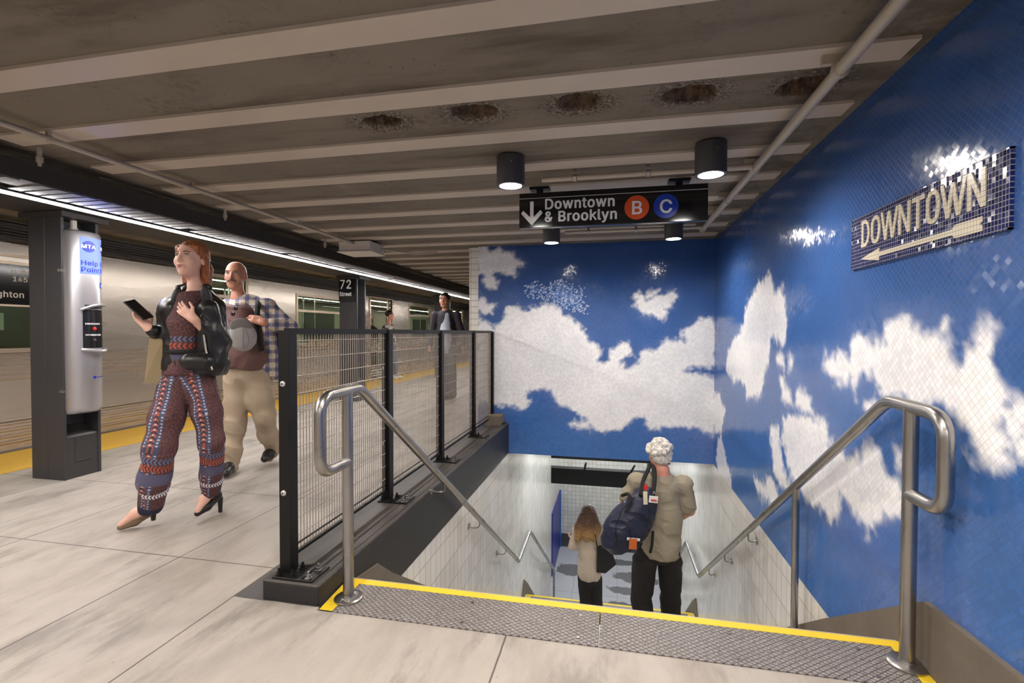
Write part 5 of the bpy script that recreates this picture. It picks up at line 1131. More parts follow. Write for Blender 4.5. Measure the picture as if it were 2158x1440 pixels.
def face_parts(P, R, s, owner, lip, brow, iris=(60, 45, 35), moustache=None):
    mk_ = lambda nm, mb, mat: mb.build(nm, mat, owner, True)
    Rm = Matrix([list(r) for r in R])
    for sx in (-1, 1):
        m = MB(); m.sphere(P(sx * 0.030, 0.0735, 0.014), 0.0116 * s, 14, 10); e = mk_('eye', m, M['eye_white'])
        m = MB(); m.sphere(P(sx * 0.030, 0.0795, 0.0135), 0.0062 * s, 10, 8); m.build('iris', M['iris'], e, True)
        m = MB(); m.tube([P(sx * 0.013, 0.089, 0.030), P(sx * 0.028, 0.0885, 0.036), P(sx * 0.046, 0.076, 0.031)], 0.0030 * s, 6, 0.008); mk_('eyebrow', m, brow)
        m = MB(); m.tube([P(sx * 0.017, 0.0845, 0.019), P(sx * 0.030, 0.088, 0.0235), P(sx * 0.043, 0.079, 0.019)], 0.0022 * s, 6, 0.008); mk_('eyelid', m, brow)
    m = MB(); m.sphere(P(0, 0.090, -0.0515), 0.0045 * s, 12, 8, (5.0, 1.2, 1.0), Rm); m.sphere(P(0, 0.0885, -0.0595), 0.0050 * s, 12, 8, (4.2, 1.2, 1.1), Rm); mk_('lips', m, lip)
    if moustache is not None:
        m = MB()
        for sx in (-1, 1): m.tube([P(0, 0.099, -0.038), P(sx * 0.016, 0.094, -0.042), P(sx * 0.031, 0.082, -0.052)], 0.0055 * s, 7, 0.01)
        mk_('moustache', m, moustache)
def hand(F, wrist, dirv, palm_n, side, s=1.0, curl=0.5, thumb_out=0.6, spread=0.06):
    """palm and five separate bent fingers; side=+1 puts the thumb on the +cross side"""
    w = np.array(wrist, float); d = np.array(dirv, float); d /= np.linalg.norm(d); n = np.array(palm_n, float); n -= d * (n @ d); n /= np.linalg.norm(n); t = np.cross(d, n) * side
    F.cap(w, w + d * 0.02 * s, 0.024 * s, 0.024 * s, 0.015)
    for a in (-0.024, -0.008, 0.008, 0.024): F.cap(w + d * 0.02 * s + t * a * 0.7 * s, w + d * 0.082 * s + t * a * s, 0.0145 * s, 0.0115 * s, 0.010)
    L = [0.066, 0.078, 0.072, 0.056]; offs = [0.0285, 0.0095, -0.0095, -0.028]
    for i in range(4):
        b = w + d * (0.085 - 0.004 * abs(i - 1)) * s + t * offs[i] * s; dd = d + t * spread * (1.5 - i) * 0.8; dd /= np.linalg.norm(dd)
        q = b; ang = 0; segs = [0.45, 0.31, 0.24]; rad = [0.0088, 0.0078, 0.0068, 0.0058]
        for j, sg in enumerate(segs):
            ang += curl * (0.55 + 0.25 * j) * (1 + 0.12 * i); e = q + (dd * math.cos(ang) + n * math.sin(ang)) * L[i] * sg * s
            F.cap(q, e, rad[j] * s, rad[j + 1] * s, 0.003); q = e
    b = w + d * 0.028 * s + t * 0.024 * s; q = b; dv = d * 0.7 + t * thumb_out + n * 0.35; dv /= np.linalg.norm(dv); e = q + dv * 0.040 * s; F.cap(q, e, 0.0125 * s, 0.0100 * s, 0.008)
    dv2 = d * 0.95 + t * thumb_out * 0.25 + n * (0.35 + 0.3 * curl); dv2 /= np.linalg.norm(dv2); F.cap(e, e + dv2 * 0.030 * s, 0.0096 * s, 0.0078 * s, 0.003); F.cap(e + dv2 * 0.030 * s, e + dv2 * 0.052 * s, 0.0078 * s, 0.0062 * s, 0.003)
def person_root(p, label, group=None): return empty('person', tuple(p), label, 'person', group)
def hair_mat(name, c1, c2, stretch=(40, 40, 3)):
    k = NT(name); v = k.coord(); f = k.noise(2.2, 5, 0.7, k.mapv(v, stretch)); k.base(k.mix(k.ramp(f, 0.3, 0.7), c1, c2)); k.pr(0.42, 0, 0.4); k.bump(f, 0.8, 0.006); return k.m
M['skin_pale'] = plain('skin_pale', srgb(226, 178, 158), 0.5, 0, 0.05, 20); M['skin_tan'] = plain('skin_tan', srgb(196, 138, 112), 0.5, 0, 0.07, 20)
M['skin_pink'] = plain('skin_pink', srgb(214, 150, 130), 0.5, 0, 0.06, 20)
M['eye_white'] = plain('eye_white', srgb(196, 184, 178), 0.25, 0, 0.02); M['iris'] = plain('iris', srgb(48, 36, 30), 0.2, 0, 0.02)
M['lip_dark'] = plain('lip_dark', srgb(128, 34, 46), 0.35, 0, 0.05); M['lip_tan'] = plain('lip_tan', srgb(150, 88, 76), 0.5, 0, 0.05)
M['hair_red'] = hair_mat('hair_auburn', srgb(112, 60, 34), srgb(184, 112, 66)); M['hair_white'] = hair_mat('hair_white', srgb(176, 170, 162), srgb(240, 236, 228), (26, 26, 26))
k = NT('hair_ombre'); v = k.coord(); p = k.pos(); x, y, z = k.xyz(p); f = k.noise(2.2, 5, 0.7, k.mapv(v, (45, 45, 4))); t = k.ramp(k.math('ADD', z, k.math('MULTIPLY', f, 0.12)), -1.30, -1.12)
k.base(k.mix(k.ramp(f, 0.3, 0.7), k.mix(t, srgb(120, 88, 54), srgb(50, 34, 26)), k.mix(t, srgb(196, 156, 100), srgb(96, 66, 46)))); k.pr(0.4, 0, 0.4); k.bump(f, 0.8, 0.006); M['hair_ombre'] = k.m
M['hair_dark'] = hair_mat('hair_dark', srgb(24, 19, 17), srgb(52, 42, 36)); M['hair_grey'] = hair_mat('hair_grey_brown', srgb(62, 50, 44), srgb(112, 98, 90))
M['brow_brown'] = plain('brow_brown', srgb(96, 58, 40), 0.7); M['brow_dark'] = plain('brow_dark', srgb(56, 44, 38), 0.7)
def cloth(name, c, var=0.12, scale=5, bump=0.25, rough=0.85, sheen=0.0): 
    m_ = plain(name, c, rough, 0, var, scale, bump, 260); return m_
M['leather'] = plain('black_leather', srgb(24, 23, 24), 0.36, 0, 0.2, 8, 0.25, 50)
M['khaki'] = cloth('khaki_cloth', srgb(168, 150, 128)); M['black_denim'] = cloth('black_denim', srgb(34, 31, 31), 0.2); M['navy_suit'] = cloth('navy_suit', srgb(52, 48, 56)); M['grey_trouser'] = cloth('grey_trouser', srgb(96, 94, 100))
M['maroon'] = cloth('maroon_shirt', srgb(104, 74, 70)); M['olive_shirt'] = cloth('olive_grey_shirt', srgb(158, 148, 128), 0.08); M['cream_blouse'] = cloth('cream_blouse', srgb(206, 190, 172), 0.05); M['light_shirt'] = cloth('light_blue_shirt', srgb(176, 184, 196))
M['jeans'] = cloth('blue_jeans', srgb(88, 98, 120)); M['shoe_black'] = plain('shoe_black', srgb(30, 28, 28), 0.4); M['tan_shoe'] = plain('tan_shoe', srgb(120, 98, 76), 0.5); M['bag_tan'] = plain('tan_paper_bag', srgb(150, 132, 100), 0.75, 0, 0.12, 5)
M['navy_bag'] = plain('navy_bag_cloth', srgb(30, 36, 62), 0.45, 0, 0.2, 7, 0.3, 120)
M['cap_dark'] = cloth('cap_brim_cloth', srgb(118, 112, 108)); M['cap_grey'] = cloth('grey_cap_cloth', srgb(158, 154, 152)); M['white_tag'] = plain('white_tag', srgb(230, 226, 220), 0.5); M['red_tag'] = plain('red_tag', srgb(206, 44, 36), 0.5); M['orange_tag'] = plain('orange_tag', srgb(196, 98, 40), 0.5); M['cream_tag'] = plain('cream_tag', srgb(222, 212, 184), 0.5)
# printed cloth: maroon ground with lengthwise bands of orange, grey blue and white marks
def print_mat(name, bands=(0.12, 0.5, 0.88), rings=((0.335, 0.022, srgb(164, 84, 66), True), (0.385, 0.020, srgb(104, 106, 134), True), (0.27, 0.03, srgb(82, 80, 104), False), (0.165, 0.016, srgb(222, 220, 228), True), (0.035, 0.03, srgb(28, 32, 58), False))):
    k = NT(name); v = k.coord('UV'); u, w, _ = k.xyz(v)     # u round the leg (0..1), w height in metres
    wob = k.math('MULTIPLY', k.math('SUBTRACT', k.noise(5, 2, 0.5, k.mapv(v, (6, 6, 1))), 0.5), 0.03); uu = k.math('ADD', u, wob)
    c = srgb(84, 52, 54)
    grain = k.noise(90, 2, 0.6, v); c = k.mix(k.ramp(grain, 0.45, 0.62), srgb(72, 46, 50), srgb(112, 74, 72))
    def band(c, u0, hw, fg, fq, duty, slant=0.0, gc=None):
        d = k.math('ABSOLUTE', k.math('SUBTRACT', uu, u0)); ins = k.math('LESS_THAN', d, hw)
        if gc is not None: c = k.mix(ins, c, gc)
        ph = k.math('FRACT', k.math('ADD', k.math('MULTIPLY', w, fq), k.math('ADD', 50.0, k.math('MULTIPLY', d, slant))))
        return k.mix(k.math('MULTIPLY', ins, k.math('LESS_THAN', ph, duty)), c, fg)
    for u0 in bands:
        c = band(c, u0, 0.085, srgb(64, 66, 92), 40, 0.5, 0, srgb(84, 82, 102))
        c = band(c, u0, 0.030, srgb(158, 82, 66), 34, 0.55, 14.0, srgb(56, 46, 58))
        c = band(c, u0, 0.008, srgb(196, 186, 190), 34, 0.28)
        c = band(c, u0 + 0.062, 0.010, srgb(170, 174, 194), 55, 0.5); c = band(c, u0 - 0.062, 0.010, srgb(170, 174, 194), 55, 0.5)
    for h0, hw, col_, dots in rings:
        d = k.math('ABSOLUTE', k.math('SUBTRACT', w, h0)); ins = k.math('LESS_THAN', d, hw)
        if dots:
            ph = k.math('FRACT', k.math('ADD', k.math('MULTIPLY', u, 26), k.math('MULTIPLY', d, 30))); ins2 = k.math('MULTIPLY', ins, k.math('LESS_THAN', ph, 0.62)); c = k.mix(ins, c, srgb(60, 40, 48)); c = k.mix(ins2, c, col_)
        else: c = k.mix(ins, c, col_)
    k.base(c); k.pr(0.8); k.bump(grain, 0.2, 0.002); return k.m
M['print'] = print_mat('printed_cloth'); M['print_top'] = print_mat('printed_blouse', (), ((0.505, 0.016, srgb(170, 84, 62), True), (0.545, 0.016, srgb(104, 106, 134), True), (0.45, 0.03, srgb(78, 76, 100), False)))
def leg_uv(o, chains):
    """UV per loop: u = angle round the nearest limb axis, v = height above the hem measured along the limb"""
    me = o.data; n = len(me.vertices); co = np.empty(n * 3); me.vertices.foreach_get('co', co); co = co.reshape(-1, 3); co = co + np.array(o.matrix_parent_inverse.inverted().translation) * 0
    best = np.full(n, 1e9); U = np.zeros(n); W = np.zeros(n)
    for pts in chains:
        pts = [np.array(p_) for p_ in pts]; tot = 0
        for a, b in zip(pts[:-1], pts[1:]):
            d = b - a; L = np.linalg.norm(d); d = d / L; t = np.clip((co - a) @ d, 0, L); q = co - a - t[:, None] * d; dist = np.linalg.norm(q, axis=1)
            e1 = FWn - d * (FWn @ d); e1 /= np.linalg.norm(e1); e2 = np.cross(d, e1); ang = np.arctan2(q @ e2, -(q @ e1)) / (2 * PI) + 0.5
            m_ = dist < best; best[m_] = dist[m_]; U[m_] = ang[m_]; W[m_] = tot + t[m_]; tot += L
    uv = me.uv_layers.new(name='UVMap'); li = np.empty(len(me.loops), np.int32); me.loops.foreach_get('vertex_index', li)
    lu = U[li]; lw = W[li]; lu4 = lu.reshape(-1, 4); wrapm = (lu4.max(1) - lu4.min(1)) > 0.5; lu4[wrapm] = np.where(lu4[wrapm] < 0.5, lu4[wrapm] + 1, lu4[wrapm])
    uv.data.foreach_set('uv', np.stack([lu4.ravel(), lw], 1).astype(np.float32).ravel())
k = NT('plaid_cloth'); p = k.coord(); x, y, z = k.xyz(p)
h_ = k.math('ADD', k.math('MULTIPLY', x, 0.8), k.math('MULTIPLY', y, 0.6)); fa = k.math('FRACT', k.math('ADD', k.math('MULTIPLY', h_, 13.0), 50)); fz = k.math('FRACT', k.math('ADD', k.math('MULTIPLY', z, 13.0), 50))
c = srgb(198, 190, 190); c = k.mix(k.math('MULTIPLY', k.math('LESS_THAN', fa, 0.42), 0.75), c, srgb(64, 70, 108)); c = k.mix(k.math('MULTIPLY', k.math('LESS_THAN', fz, 0.42), 0.65), c, srgb(58, 62, 104))
yl = k.math('MAXIMUM', k.math('LESS_THAN', k.math('ABSOLUTE', k.math('SUBTRACT', fa, 0.72)), 0.05), k.math('LESS_THAN', k.math('ABSOLUTE', k.math('SUBTRACT', fz, 0.72)), 0.05)); c = k.mix(k.math('MULTIPLY', yl, 0.6), c, srgb(206, 176, 96))
k.base(c); k.pr(0.85); M['plaid'] = k.m
k = NT('camo_cloth'); v = k.coord(); f = k.noise(16, 3, 0.6, v); k.base(k.mix(k.ramp(f, 0.48, 0.54), srgb(70, 64, 58), srgb(186, 178, 166))); k.pr(0.85); M['camo'] = k.m

# ---------------------------------------------------------------- woman walking
D = 2.98; VV = view_dir(405)
S = lambda x, y, d=0.0: np.array(scr(x, y, D + d))
w = person_root((-2.72, 2.55, 0), 'red-haired woman in black leather jacket and patterned trousers, walking with a phone')
fwd = -FWn * 0.99 - RTn * 0.05; fwd[2] = 0.0; fwd /= np.linalg.norm(fwd)
Rh = frame(fwd + np.array([0, 0, 0.10])); hs_ = 0.98
nk = S(412, 612, 0.03)
hipL, kneeL, ankL = S(372, 795, 0.02), S(338, 945, -0.12), S(318, 1066, -0.04)
hipR, kneeR, ankR = S(424, 795, 0.04), S(447, 930, 0.02), S(443, 1038, 0.17)
shA, elA, wrA = S(358, 652, -0.02), S(352, 722, 0.02), S(316, 694, -0.12)
shB, elB, wrB = S(449, 652, 0.06), S(462, 722, 0.02), S(408, 672, -0.15)
F_ = Field(0.0055); F_.k = 0.03
hc = S(403, 549, 0.02); Pw = head(F_, hc, Rh, hs_ * 1.03, True, nk, 0.040)
F_.cap(nk, S(405, 640, 0.02), 0.042, 0.075); F_.chain([S(402, 650, .03), S(395, 720, .03), S(398, 780, .04)], [0.090, 0.078, 0.080]); F_.cap(shA, shB, 0.05, 0.05)
F_.chain([shA, elA, wrA], [0.045, 0.037, 0.024]); F_.chain([shB, elB, wrB], [0.045, 0.037, 0.024])
F_.chain([hipL, kneeL, ankL], [0.062, 0.052, 0.036]); F_.chain([hipR, kneeR, ankR], [0.062, 0.052, 0.036])
toeL, toeR = S(254, 1106, -0.09), S(416, 1077, 0.05)
heelL, heelR = S(312, 1080, -0.02), S(455, 1048, 0.20)
F_.chain([ankL, (ankL + toeL) / 2 + np.array([0, 0, 0.01]), toeL], [0.034, 0.028, 0.016], 0.02); F_.chain([ankR, (ankR + toeR) / 2 + np.array([0, 0, 0.012]), toeR], [0.034, 0.028, 0.017], 0.02)
hand(F_, wrA, S(292, 668, -0.13) - wrA, UPn * 0.6 + RTn * 0.6 - FWn * 0.3, 1, 0.95, 0.32, 0.6)
hand(F_, wrB, S(378, 648, -0.16) - wrB, FWn, -1, 0.88, 0.35, 0.6)
F_.mesh('body', M['skin_pale'], w); body_w = w.children[-1]
face_parts(Pw, Rh, hs_, w, M['lip_dark'], M['brow_brown'])
H = Field(0.005); H.k = 0.02
PH = lambda x, y, z: hc + Rh @ (np.array([x, y, z]) * hs_)
H.ell(PH(0, -0.022, 0.045), [0.082, 0.096, 0.086], Rh); H.ell(PH(0, -0.075, -0.03), [0.068, 0.046, 0.085], Rh)
for sx in (-1, 1): H.cap(PH(sx * 0.062, 0.030, 0.070), PH(sx * 0.076, -0.012, 0.0), 0.020, 0.016); H.cap(PH(sx * 0.070, -0.03, 0.0), PH(sx * 0.060, -0.055, -0.13), 0.022, 0.022)
H.chain([PH(0.03, -0.085, -0.05), PH(0.045, -0.10, -0.14), PH(0.045, -0.085, -0.21)], [0.055, 0.045, 0.022]); H.chain([PH(-0.03, -0.085, -0.05), PH(-0.035, -0.10, -0.15)], [0.05, 0.03])
H.ell(PH(0, 0.075, -0.032), [0.060, 0.085, 0.092], Rh, 0.008, True); 
H.mesh('hair', M['hair_red'], w, 0.0022, 90, 1)
T = Field(0.007); T.k = 0.04
T.chain([S(403, 634, .015), S(398, 680, .01), S(393, 735, .02), S(394, 782, .03)], [0.098, 0.112, 0.100, 0.125]); T.cap(shA, shB, 0.052, 0.052)
T.cut(S(404, 613, 0), UPn * 0.95 - FWn * 0.15); T.cut(S(392, 790, 0), -UPn); to = T.mesh('blouse', M['print_top'], w, 0.003, 30, 2); leg_uv(to, [[S(392, 900, .03), S(398, 620, 0.02)]])
L = Field(0.007); L.k = 0.045
L.ell(S(400, 780, 0.035), [0.112, 0.112, 0.13], frame((0, 1, 0)))
L.chain([hipL, S(352, 880, -.07), kneeL, S(326, 1010, -.10), S(318, 1068, -.05)], [0.084, 0.084, 0.080, 0.078, 0.062]); L.chain([hipR, S(437, 870, 0.02), kneeR, S(447, 1000, .10), S(443, 1042, .16)], [0.086, 0.074, 0.066, 0.060, 0.054])
L.cut(S(394, 741, 0), UPn); L.cut(S(318, 1084, 0), -UPn * 0.9 + RTn * 0.2)
lo_ = L.mesh('trousers', M['print'], w, 0.008, 15, 3); leg_uv(lo_, [[S(314, 1084, -.05), S(326, 1010, -.10), kneeL, S(352, 880, -.07), hipL, S(385, 745, 0.03)], [S(441, 1056, .16), S(446, 1000, .10), kneeR, S(441, 870, 0.02), hipR, S(405, 745, 0.03)]])
B = Field(0.006); B.k = 0.01; B.ell(S(395, 741, 0.02), [0.130, 0.128, 0.024]); B.mesh('belt', M['black_soft'], w)
J = Field(0.0065); J.k = 0.035
J.chain([S(412, 640, .05), S(418, 700, .04), S(426, 766, .04)], [0.120, 0.138, 0.150]); J.cap(shA, shB, 0.062, 0.066)
J.chain([shA, elA, S(322, 698, -.105)], [0.062, 0.054, 0.037]); J.chain([shB, elB, S(417, 679, -.13)], [0.066, 0.060, 0.036])
J.cap(S(366, 650, -.05), S(357, 785, -0.04), 0.042, 0.042); J.cap(S(440, 655, -.05), S(446, 764, -0.02), 0.062, 0.080)
J.ell(S(387, 705, -0.20), [0.080, 0.20, 0.40], frame(-VV), 0.015, True); J.ell(S(403, 612, -0.05), [0.062, 0.10, 0.075], None, 0.02, True)
J.cut(S(420, 786, 0), -UPn - RTn * 0.12)
J.mesh('leather_jacket', M['leather'], w, 0.006, 24, 4)
JC = Field(0.005); JC.k = 0.012
for a_, b_, wd in ((S(430, 604, -.01), S(440, 652, -.10), 0.030), (S(378, 604, -.03), S(364, 648, -.11), 0.024)):
    u_ = (b_ - a_); L_ = np.linalg.norm(u_); u_ /= L_; JC.ell((a_ + b_) / 2, [wd, 0.012, L_ * 0.42], frame(-VV, u_))
JC.chain([S(442, 606, .03), S(420, 598, .11), S(376, 606, .02)], [0.016, 0.020, 0.016])
JC.mesh('jacket_collar', M['leather'], w)
m = MB(); m.tube([S(429, 706, -.12), S(434, 740, -.12), S(447, 780, -.12)], 0.006, 8); m.build('zip', M['steel'], w, True)
wb_ = Field(0.006); wb_.k = 0.02; wb_.cap(S(402, 762, -0.14), S(432, 762, -0.12), 0.048, 0.048); wb_.ell(S(416, 762, -.13), [0.09, 0.045, 0.052], frame(-VV))
wbo = wb_.mesh('waist_bag', M['leather'], None); tag(wbo, 'black oval waist bag worn at the front by the red-haired woman', 'bag')
m = MB(); ph_d = S(292, 668, -0.13) - wrA; ph_d /= np.linalg.norm(ph_d); c0 = wrA + ph_d * 0.115 + (UPn * 0.6 + RTn * 0.6 - FWn * 0.3) * 0.042; ax_ = frame(UPn * 0.6 + RTn * 0.6 - FWn * 0.3, ph_d); Rm = Matrix([list(q) for q in ax_])
mm = MB(); mm.bbox(-0.036, 0.036, -0.005, 0.005, -0.075, 0.075, b=0.003)
mm.v = [tuple(c0 + ax_ @ np.array(q)) for q in mm.v]; ph = mm.build('phone', M['black_metal'], None); tag(ph, 'dark smartphone held up by the red-haired woman', 'phone')
bg_ = empty('paper_bag', tuple(S(326, 810, -0.05)), 'tan paper bag hanging from the wrist of the red-haired woman', 'bag')
def quadbox(name, corners_front, depth, mat, parent):   # corners given as front face points, pushed back by depth
    v = [np.array(c_) for c_ in corners_front]; b = [c_ + FWn * depth for c_ in v]; m = MB()
    m.add(v + b, [(3, 2, 1, 0), (4, 5, 6, 7), (0, 1, 5, 4), (1, 2, 6, 5), (2, 3, 7, 6), (3, 0, 4, 7)]); return m.build(name, mat, parent)
quadbox('bag_body', [S(314, 714, -.10), S(343, 712, -.08), S(340, 812, -.06), S(304, 806, -.10)], 0.09, M['bag_tan'], bg_)
m = MB(); m.tube([S(318, 716, -.08), S(320, 700, -.09), S(330, 697, -.09), S(338, 714, -.06)], 0.004, 6, 0.02); m.build('bag_handle', M['bag_tan'], bg_, True)
for nm, an, he, to_ in (('front', ankL, heelL, toeL), ('rear', ankR, heelR, toeR)):
    z0 = 0.012 if nm == 'rear' else 0.018
    f = Field(0.005); f.k = 0.012; mid_ = (he + to_) / 2
    f.cap(he + np.array([0, 0, -0.012]), mid_ + np.array([0, 0, -0.018]), 0.020, 0.026); f.cap(mid_ + np.array([0, 0, -0.018]), to_ + np.array([0, 0, -0.016]), 0.028, 0.018); f.ell(he + np.array([0, 0, 0.01]), [0.036, 0.036, 0.035])
    sh = f.mesh('shoe', M['tan_shoe'] if nm == 'front' else M['shoe_black'], w)
    m = MB(); hb_ = np.array(he) + np.array([0.005, 0.03, 0.0]); m.cyl(hb_ + np.array([0, 0, -0.01]), (hb_[0], hb_[1], 0.0 if nm == 'rear' else 0.03), 0.017, 0.012, n=12); m.build('heel', M['shoe_black'], sh, True)

# ---------------------------------------------------------------- man with cap
D = 4.22; VV = view_dir(515)
g_ = person_root((-3.13, 3.7, 0), 'balding man in plaid shirt and khaki trousers carrying a grey cap')
fwd = -FWn * 0.96 + RTn * 0.16; fwd[2] = 0; Rh = frame(fwd + np.array([0, 0, -0.02])); hs_ = 1.04
nk = S(503, 628, 0.03); hc = S(497, 582, 0.0)
hipL, kneeL, ankL = S(500, 800, 0.0), S(497, 890, -0.05), S(484, 980, -0.10)
hipR, kneeR, ankR = S(545, 800, 0.02), S(557, 880, 0.0), S(574, 945, 0.18)
shA, elA, wrA = S(481, 650, 0.02), S(470, 715, 0.05), S(476, 760, -0.05)
shB, elB, wrB = S(563, 650, 0.03), S(607, 690, 0.0), S(556, 680, -0.20)
F_ = Field(0.006); F_.k = 0.03; Pm = head(F_, hc, Rh, hs_ * 1.04, False, nk, 0.052)
F_.cap(nk, S(515, 650, .03), 0.056, 0.08); F_.chain([S(520, 670, .04), S(522, 740, .03), S(522, 790, .03)], [0.11, 0.12, 0.12]); F_.cap(shA, shB, 0.06, 0.06)
F_.chain([shA, elA, wrA], [0.055, 0.045, 0.03]); F_.chain([shB, elB, wrB], [0.055, 0.045, 0.028])
F_.chain([hipL, kneeL, ankL, S(478, 992, -.2)], [0.075, 0.060, 0.04, 0.032]); F_.chain([hipR, kneeR, ankR, S(568, 966, 0.1)], [0.075, 0.060, 0.04, 0.032])
hand(F_, wrA, -UPn, RTn, 1, 1.0, 0.5, 0.4); hand(F_, wrB, S(530, 672, -.22) - wrB, FWn * 0.7 - UPn * 0.5, -1, 1.05, 0.55, 0.5)
F_.mesh('body', M['skin_tan'], g_); face_parts(Pm, Rh, hs_, g_, M['lip_tan'], M['brow_dark'], moustache=M['hair_grey'])
PH = lambda x, y, z: hc + Rh @ (np.array([x, y, z]) * hs_)
H = Field(0.005); H.k = 0.012; H.ell(PH(0, -0.018, 0.020), [0.079, 0.091, 0.078], Rh); H.ell(PH(0, 0.02, 0.09), [0.075, 0.10, 0.05], Rh, 0.02, True); H.cut(PH(0, 0.0, 0), Rh @ np.array([0, 1, 0.15])); H.mesh('hair', M['hair_grey'], g_, 0.001, 90)
T = Field(0.008); T.k = 0.05; T.chain([S(508, 652, .01), S(516, 700, 0.0), S(520, 750, -.02), S(520, 780, .0)], [0.12, 0.15, 0.165, 0.155]); T.cap(shA, shB, 0.06, 0.06); T.cut(S(500, 636, 0), UPn - FWn * 0.5); T.cut(S(520, 776, 0), -UPn - RTn * 0.1); T.mesh('tee_shirt', M['maroon'], g_, 0.006, 18, 1)
L = Field(0.008); L.k = 0.05; L.ell(S(522, 786, 0.01), [0.160, 0.145, 0.12]); L.chain([hipL, S(499, 850, -.02), kneeL, S(490, 940, -.08), S(484, 986, -.10)], [0.106, 0.096, 0.084, 0.074, 0.068]); L.chain([hipR, S(550, 845, 0), kneeR, S(565, 915, .10), S(574, 950, .18)], [0.106, 0.096, 0.084, 0.072, 0.066])
L.cut(S(520, 765, 0), UPn); L.cut(S(484, 990, -0.1), -UPn); L.mesh('trousers', M['khaki'], g_, 0.009, 17, 5)
J = Field(0.008); J.k = 0.05; J.chain([S(524, 655, .06), S(530, 720, .07), S(542, 775, .08)], [0.145, 0.165, 0.165]); J.cap(shA, shB, 0.068, 0.075); J.chain([shA, elA, S(474, 745, -.02)], [0.068, 0.06, 0.045]); J.chain([shB, elB, S(572, 684, -.15)], [0.075, 0.066, 0.048])
J.cap(S(566, 690, .02), S(582, 790, 0.06), 0.05, 0.05); J.ell(S(510, 730, -0.14), [0.16, 0.17, 0.42], frame(-VV), 0.02, True); J.cut(S(540, 806, 0), -UPn + RTn * 0.15)
J.mesh('plaid_shirt', M['plaid'], g_, 0.007, 18, 6)
m = MB(); m.tube([S(546, 640, .12), S(545, 632, .02), S(543, 648, -.12), S(540, 690, -.16), S(552, 740, -.14)], 0.021, 8, 0.04); so = m.build('backpack_strap', M['black_soft'], None, True)
bp_ = Field(0.009); bp_.k = 0.05; bp_.ell(S(578, 716, 0.22), [0.13, 0.13, 0.17]); bpo = bp_.mesh('backpack', M['black_soft'], None); tag(bpo, 'black backpack on the back of the man with the grey cap', 'backpack'); so.parent = bpo; so.matrix_parent_inverse = parent_inv(bpo)
sg_ = empty('sunglasses', tuple(S(494, 655, -.17)), 'dark sunglasses hanging at the neck of the man with the cap', 'sunglasses')
for dx, dy in ((-3, 7), (3, -5)):
    m = MB(); m.sphere(S(494 + dx, 655 + dy, -.175), 0.022, 14, 8, (1, 0.3, 0.85)); m.build('lens', M['sign_black'], sg_, True)
m = MB(); m.tube([S(499, 640, -.14), S(497, 651, -.17), S(491, 664, -.175)], 0.003, 6); m.build('frame', M['steel'], sg_, True)
cp = Field(0.006); cp.k = 0.03; cp.ell(S(512, 710, -.27), [0.105, 0.06, 0.118], frame(-VV, UPn * 0.95 - RTn * 0.1)); co_ = cp.mesh('cap', M['cap_grey'], None, 0.003, 30); tag(co_, 'grey baseball cap held in the hand of the balding man', 'cap')
cb = Field(0.005); cb.k = 0.02; cb.ell(S(508, 686, -.305), [0.080, 0.016, 0.060], frame(-VV, UPn)); cb.cut(S(511, 697, 0), -UPn); b_ = cb.mesh('brim', M['cap_dark'], co_)
for dx in (-13, 0, 13):
    m = MB(); m.tube([S(512 + dx * 0.5, 692, -.322), S(512 + dx, 716, -.334), S(512 + dx * 0.55, 736, -.305)], 0.0022, 6, 0.03); m.build('seam', M['cap_dark'], co_, True)
for a_, t_ in ((ankL, S(476, 999, -.30)), (ankR, S(558, 968, 0.0))):
    f = Field(0.006); f.k = 0.03; hz = t_[2]; f.chain([np.array([a_[0], a_[1], hz + 0.012]), (a_ + t_) / 2 * np.array([1, 1, 0]) + np.array([0, 0, hz + 0.015]), t_ + np.array([0, 0, 0.004])], [0.045, 0.045, 0.032]); f.cut(np.array([0, 0, hz - 0.028]), (0, 0, -1)); f.mesh('shoe', M['shoe_black'], g_)

# ---------------------------------------------------------------- generic distant / rear figures
def simple_person(root, P, spec):
    """P(px,py,d) gives points; spec holds joints and garments"""
    q = spec; F_ = Field(q.get('vox', 0.009)); F_.k = 0.035; R = frame(q['fwd']); s = q.get('s', 1.0); hc = P(*q['head']); nk = P(*q['neck'])
    PP = head(F_, hc, R, s, q.get('female', False), nk, 0.047 * s)
    sA, eA, wA = [P(*a) for a in q['armA']]; sB, eB, wB = [P(*a) for a in q['armB']]; lA = [P(*a) for a in q['legA']]; lB = [P(*a) for a in q['legB']]; tor = [P(*a) for a in q['torso']]
    k_ = q.get('bulk', 1.0)
    F_.chain([nk] + tor, [0.050 * k_, 0.10 * k_, 0.105 * k_, 0.11 * k_][:1 + len(tor)]); F_.cap(sA, sB, 0.05 * k_, 0.05 * k_)
    for c_ in ((sA, eA, wA), (sB, eB, wB)): F_.chain(c_, [0.048 * k_, 0.04 * k_, 0.027])
    for c_ in (lA, lB): F_.chain(c_, [0.085 * k_, 0.058 * k_, 0.038 * k_] + [0.03] * (len(c_) - 3))
    for wr_, el_, sd in ((wA, eA, 1), (wB, eB, -1)): hand(F_, wr_, wr_ - el_, -FWn * 0.2 + RTn * sd, sd, 1.0, 0.45, 0.4)
    b = F_.mesh('body', q['skin'], root); return PP, R, s, hc, nk, (sA, eA, wA), (sB, eB, wB), lA, lB, tor

